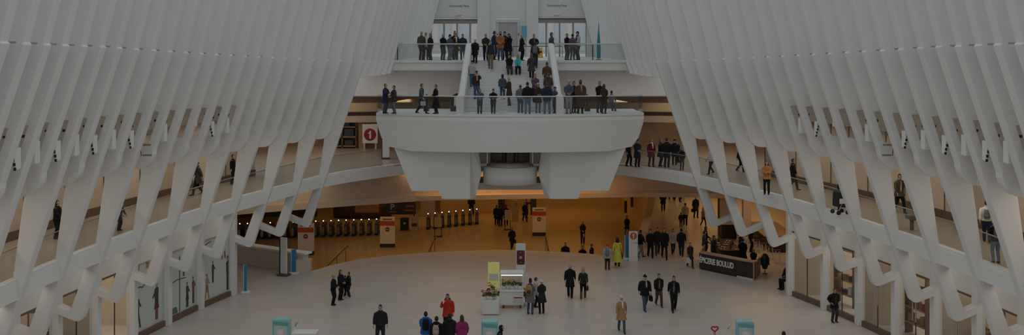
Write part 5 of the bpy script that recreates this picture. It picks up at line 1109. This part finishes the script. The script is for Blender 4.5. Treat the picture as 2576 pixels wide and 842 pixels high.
# ------------------------------------------------ middle landing
i = who('man in long navy jacket checking a phone at the left balcony corner', 969, 'M', -60.95, 210, 60, 'phone', 'coat', 'navy', 'slate', 'short', 'k'); prop(i, 1, 'phone held at the left balcony corner', 'phone')
who('man in grey hooded top at the left balcony corner facing his friend', 992, 'M', -60.85, 215, -60, 'hold', 'parka', 'char', 'grey', 'short', 'k'); i = who('man in dark jacket walking right on the left balcony', 1060, 'M', -60.75, 210, 75, 'walk', 'jacket', 'slate', 'dbrown', 'short', 'b'); handbag(i, -1, 'lgrey', 'pale shopping bag of the man on the left balcony', 'shop')
who('woman in long black coat facing left on the balcony', 1097, 'M', -60.7, 212, -60, 'hold', 'long', 'black', 'black', 'short', 'b', fem=True); who('boy in blue and black jacket leaning on the balcony rail', 1207, 'M', -60.6, 222, 5, 'lean', 'jacket', 'steel', 'char', 'short', 'b')
who('person in black jacket and grey beanie leaning on the balcony rail', 1241, 'M', -60.6, 223, 0, 'lean', 'jacket', 'black', 'char', 'none', 'k', hat='beanie', hatc='char')
who('person with a yellow hat seen from behind on the balcony', 1309, 'M', -61.25, 212, 170, 'stand', 'jacket', 'grey', 'denim', 'short', 'k', hat='cap', hatc='gold'); who('man in black jacket and pale jeans seen from behind on the balcony', 1327, 'M', -60.6, 206, 180, 'stand', 'jacket', 'black', 'ldenim', 'short', 'k')
who('woman in beige brimmed hat on the crowded right part of the balcony', 1353, 'M', -61.3, 208, 10, 'hold', 'coat', 'dbrown', 'ldenim', 'long', 'r', fem=True, hat='brim', hatc='beige'); who('man in navy jacket and jeans seen from behind on the balcony', 1376, 'M', -60.55, 207, 178, 'wide', 'parka', 'navy', 'ldenim', 'short', 'b')
who('man in slate jacket and black cap by the right stair parapet', 1397, 'M', -61.25, 218, -50, 'hold', 'jacket', 'slate', 'slate', 'short', 'k', hat='cap', hatc='black'); who('bald man in grey sweater and pale trousers at the right balcony', 1431, 'M', -60.7, 201, 0, 'hold', 'sweater', 'slate', 'lgrey', 'crop', 'g')
who('dark haired woman behind the bald man in the grey sweater', 1443, 'M', -61.5, 204, 40, 'stand', 'coat', 'black', 'soft', 'short', 'k', fem=True); who('bearded man in long brown coat on the right balcony', 1460, 'M', -60.75, 200, 5, 'pocket', 'long', 'brown', 'dbrown', 'short', 'k', skin=2, scarf='tan', beard=True)
who('man in dark jacket embracing a long haired woman on the balcony', 1508, 'M', -61.4, 204, 20, 'hold', 'jacket', 'black', 'char', 'short', 'b'); who('long haired woman held by a man on the right balcony', 1519, 'M', -60.75, 211, 150, 'hold', 'jacket', 'dbrown', 'char', 'long', 'b', fem=True)
who('blurred person in grey behind the glass at the right balcony', 1538, 'M', -62.6, 236, 150, 'sitwork', 'jacket', 'grey', 'grey', 'short', 'k', H=1.5, seat=.4)
# ------------------------------------------------ staircase
who('man in long black overcoat coming down the top steps', 1195, 'S', 166, 98, 5, 'walk', 'coat', 'black', 'black', 'bald', 'b'); who('man in pale grey hooded top with black straps on the left of the stairs', 1188, 'S', 221, 152, 0, 'walk2', 'jacket', 'lgrey', 'denim', 'short', 'k', hat='cap', hatc='black')
who('man in dark jacket and cap lifting a hand on the lower stairs', 1199, 'S', 250, 178, 0, 'raise', 'jacket', 'dbrown', 'denim', 'short', 'k', hat='cap', hatc='black', scarf='lgrey'); who('man in navy vest and khaki trousers walking down the stairs', 1234, 'S', 176, 102, 0, 'walk', 'vest', 'navy', 'khaki', 'short', 'b', shirt='grey')
who('man in navy hooded jacket seen from behind on the stairs', 1264, 'S', 256, 187, 170, 'stand', 'jacket', 'slate', 'denim', 'none', 'k', hat='hood', hatc='navy'); who('person in dark coat and pale scarf reaching out on the stairs', 1281, 'S', 267, 193, -110, 'hold', 'coat', 'dbrown', 'dbrown', 'short', 'g', scarf='lgrey')
yS, zS = stair_at(194)
person('seated man in black jacket and cap on the stairs', (wx(1281, yS+.25), yS+.25, zS), 1.72, 5, 'sit', 'jacket', 'black', 'char', 'short', 'k', hat='cap', hatc='black', seatz=RISE*2+.02, vox=.03); person('seated woman in bright teal jacket on the stairs', (wx(1303, yS+.25), yS+.25, zS), 1.66, 0, 'sit', 'jacket', 'teal', 'black', 'long', 'b', seatz=RISE*2+.02, vox=.03, fem=True)
who('woman in long grey coat with brown hair climbing the stairs', 1337, 'S', 205, 134, 178, 'walk', 'coat', 'char', 'black', 'long', 'r', fem=True); who('man in purple and dark jacket facing forward on the lower stairs', 1346, 'S', 258, 185, 20, 'hold', 'jacket', 'purple', 'black', 'short', 'b')
who('person in brown leather jacket climbing beside the right parapet', 1376, 'S', 226, 156, 178, 'walk2', 'jacket', 'brown', 'dbrown', 'short', 'b'); who('person in olive parka climbing beside the right parapet', 1379, 'S', 253, 183, 172, 'walk', 'parka', 'olive', 'olive', 'short', 'r', hood='khaki')
i = who('person with a grey pack climbing near the top right of the stairs', 1346, 'S', 180, 106, 178, 'walk', 'jacket', 'dbrown', 'dbrown', 'short', 'k'); backpack(i, 'grey', 'grey pack of the climber near the top of the stairs')
who('man in dark jacket standing behind the khaki trousered man', 1222, 'S', 157, 85, 0, 'hold', 'jacket', 'soft', 'black', 'short', 'b'); who('bearded man in rust orange jacket and blue jeans at the stair top', 1259, 'S', 157, 79, 0, 'hold', 'parka', 'rust', 'denim', 'short', 'k', shoe=SHOEB, beard=True)
i = who('photographer in long black padded coat at the stair top', 1280, 'S', 157, 85, 0, 'camera', 'coat', 'black', 'black', 'none', 'k', hat='beanie', hatc='black'); prop(i, 1, 'black camera raised by the photographer at the stair top', 'camera')
who('blond woman in black coat looking right at the stair top', 1312, 'S', 157, 86, 60, 'hold', 'coat', 'black', 'black', 'short', 'y', fem=True)
# ------------------------------------------------ street level landing
who('tall man in dark jacket behind the rust orange jacket', 1243, 'U', -70, 78, 120, 'stand', 'jacket', 'navy', 'black', 'short', 'k', skin=1); who('person in black hat between the orange jacket and the photographer', 1270, 'U', -69.6, 79, -20, 'hold', 'jacket', 'black', 'black', 'short', 'k', hat='cap', hatc='black')
who('man in dark jacket with hands on hips at the stair top right', 1343, 'U', -69.4, 86, 0, 'hips', 'jacket', 'soft', 'soft', 'short', 'k', scarf='grey')
who('grey haired man in olive jacket at the left end of the landing', 1060, 'U', -69.1, 79, 40, 'stand', 'jacket', 'olive', 'char', 'short', 'g'); who('dark haired woman in white jacket at the left end of the landing', 1071, 'U', -69.75, 82, 20, 'hold', 'jacket', 'white', 'char', 'short', 'k', fem=True)
who('long haired woman in dark coat third from the left on the landing', 1083, 'U', -69.0, 84, -50, 'stand', 'jacket', 'soft', 'char', 'long', 'r', fem=True); who('grey haired man in black jacket alone behind the left landing glass', 1114, 'U', -69.7, 85, 40, 'hold', 'jacket', 'black', 'char', 'short', 'g')
who('person in navy jacket and jeans left of the brown coat', 1131, 'U', -69.0, 87, 50, 'stand', 'jacket', 'slate', 'ldenim', 'short', 'k', hat='beanie', hatc='black'); who('woman in brown coat and pale scarf behind the left landing glass', 1147, 'U', -69.5, 84, 0, 'hold', 'coat', 'dbrown', 'char', 'long', 'b', fem=True, scarf='white')
who('person in black topknot standing behind the brown coat', 1144, 'U', -70.6, 79, 0, 'stand', 'jacket', 'black', 'black', 'bun', 'k'); who('person in dark jacket with pack straps beside the left parapet', 1164, 'U', -69.1, 85, 0, 'stand', 'jacket', 'navy', 'char', 'short', 'k')
who('person in slate hooded jacket beside the right parapet', 1387, 'U', -69.2, 82, 60, 'pocket', 'jacket', 'slate', 'slate', 'none', 'k', hat='hood', hatc='slate'); who('man in black jacket facing right behind the right landing glass', 1426, 'U', -69.6, 84, 40, 'hold', 'jacket', 'black', 'char', 'short', 'b')
who('dark haired woman in purple jacket behind the right landing glass', 1440, 'U', -69.0, 85, 160, 'stand', 'jacket', 'purple', 'char', 'short', 'k', fem=True); who('man in pale jacket and black cap behind the right landing glass', 1454, 'U', -69.6, 79, -60, 'hold', 'jacket', 'lgrey', 'char', 'short', 'k', hat='cap', hatc='black', scarf='black')
# in the lift
for x, lab, c in ((-.34, 'person in dark trousers standing in the glass lift', 'black'), (.36, 'person in blue trousers standing in the glass lift', 'navy')): person(lab, (x, 62.45, 4.75+1.28), 1.72, 10, 'stand', 'jacket', 'soft', c, 'short', 'k', vox=.034)
# ------------------------------------------------ turn the voxel surfaces into plain meshes
for o, v in REMESH:
    m = o.modifiers.new('skin', 'REMESH'); m.mode = 'VOXEL'; m.voxel_size = v; m.use_smooth_shade = True
    s_ = o.modifiers.new('smooth', 'SMOOTH'); s_.factor = .5; s_.iterations = 3
bpy.context.view_layer.update(); dg = bpy.context.evaluated_depsgraph_get()
new = [(o, bpy.data.meshes.new_from_object(o.evaluated_get(dg))) for o, v in REMESH]
for o, me in new:
    o.modifiers.clear(); old = o.data; mt = old.materials[0]; o.data = me
    me.materials.clear(); me.materials.append(mt)
    me.polygons.foreach_set('use_smooth', [True]*len(me.polygons))
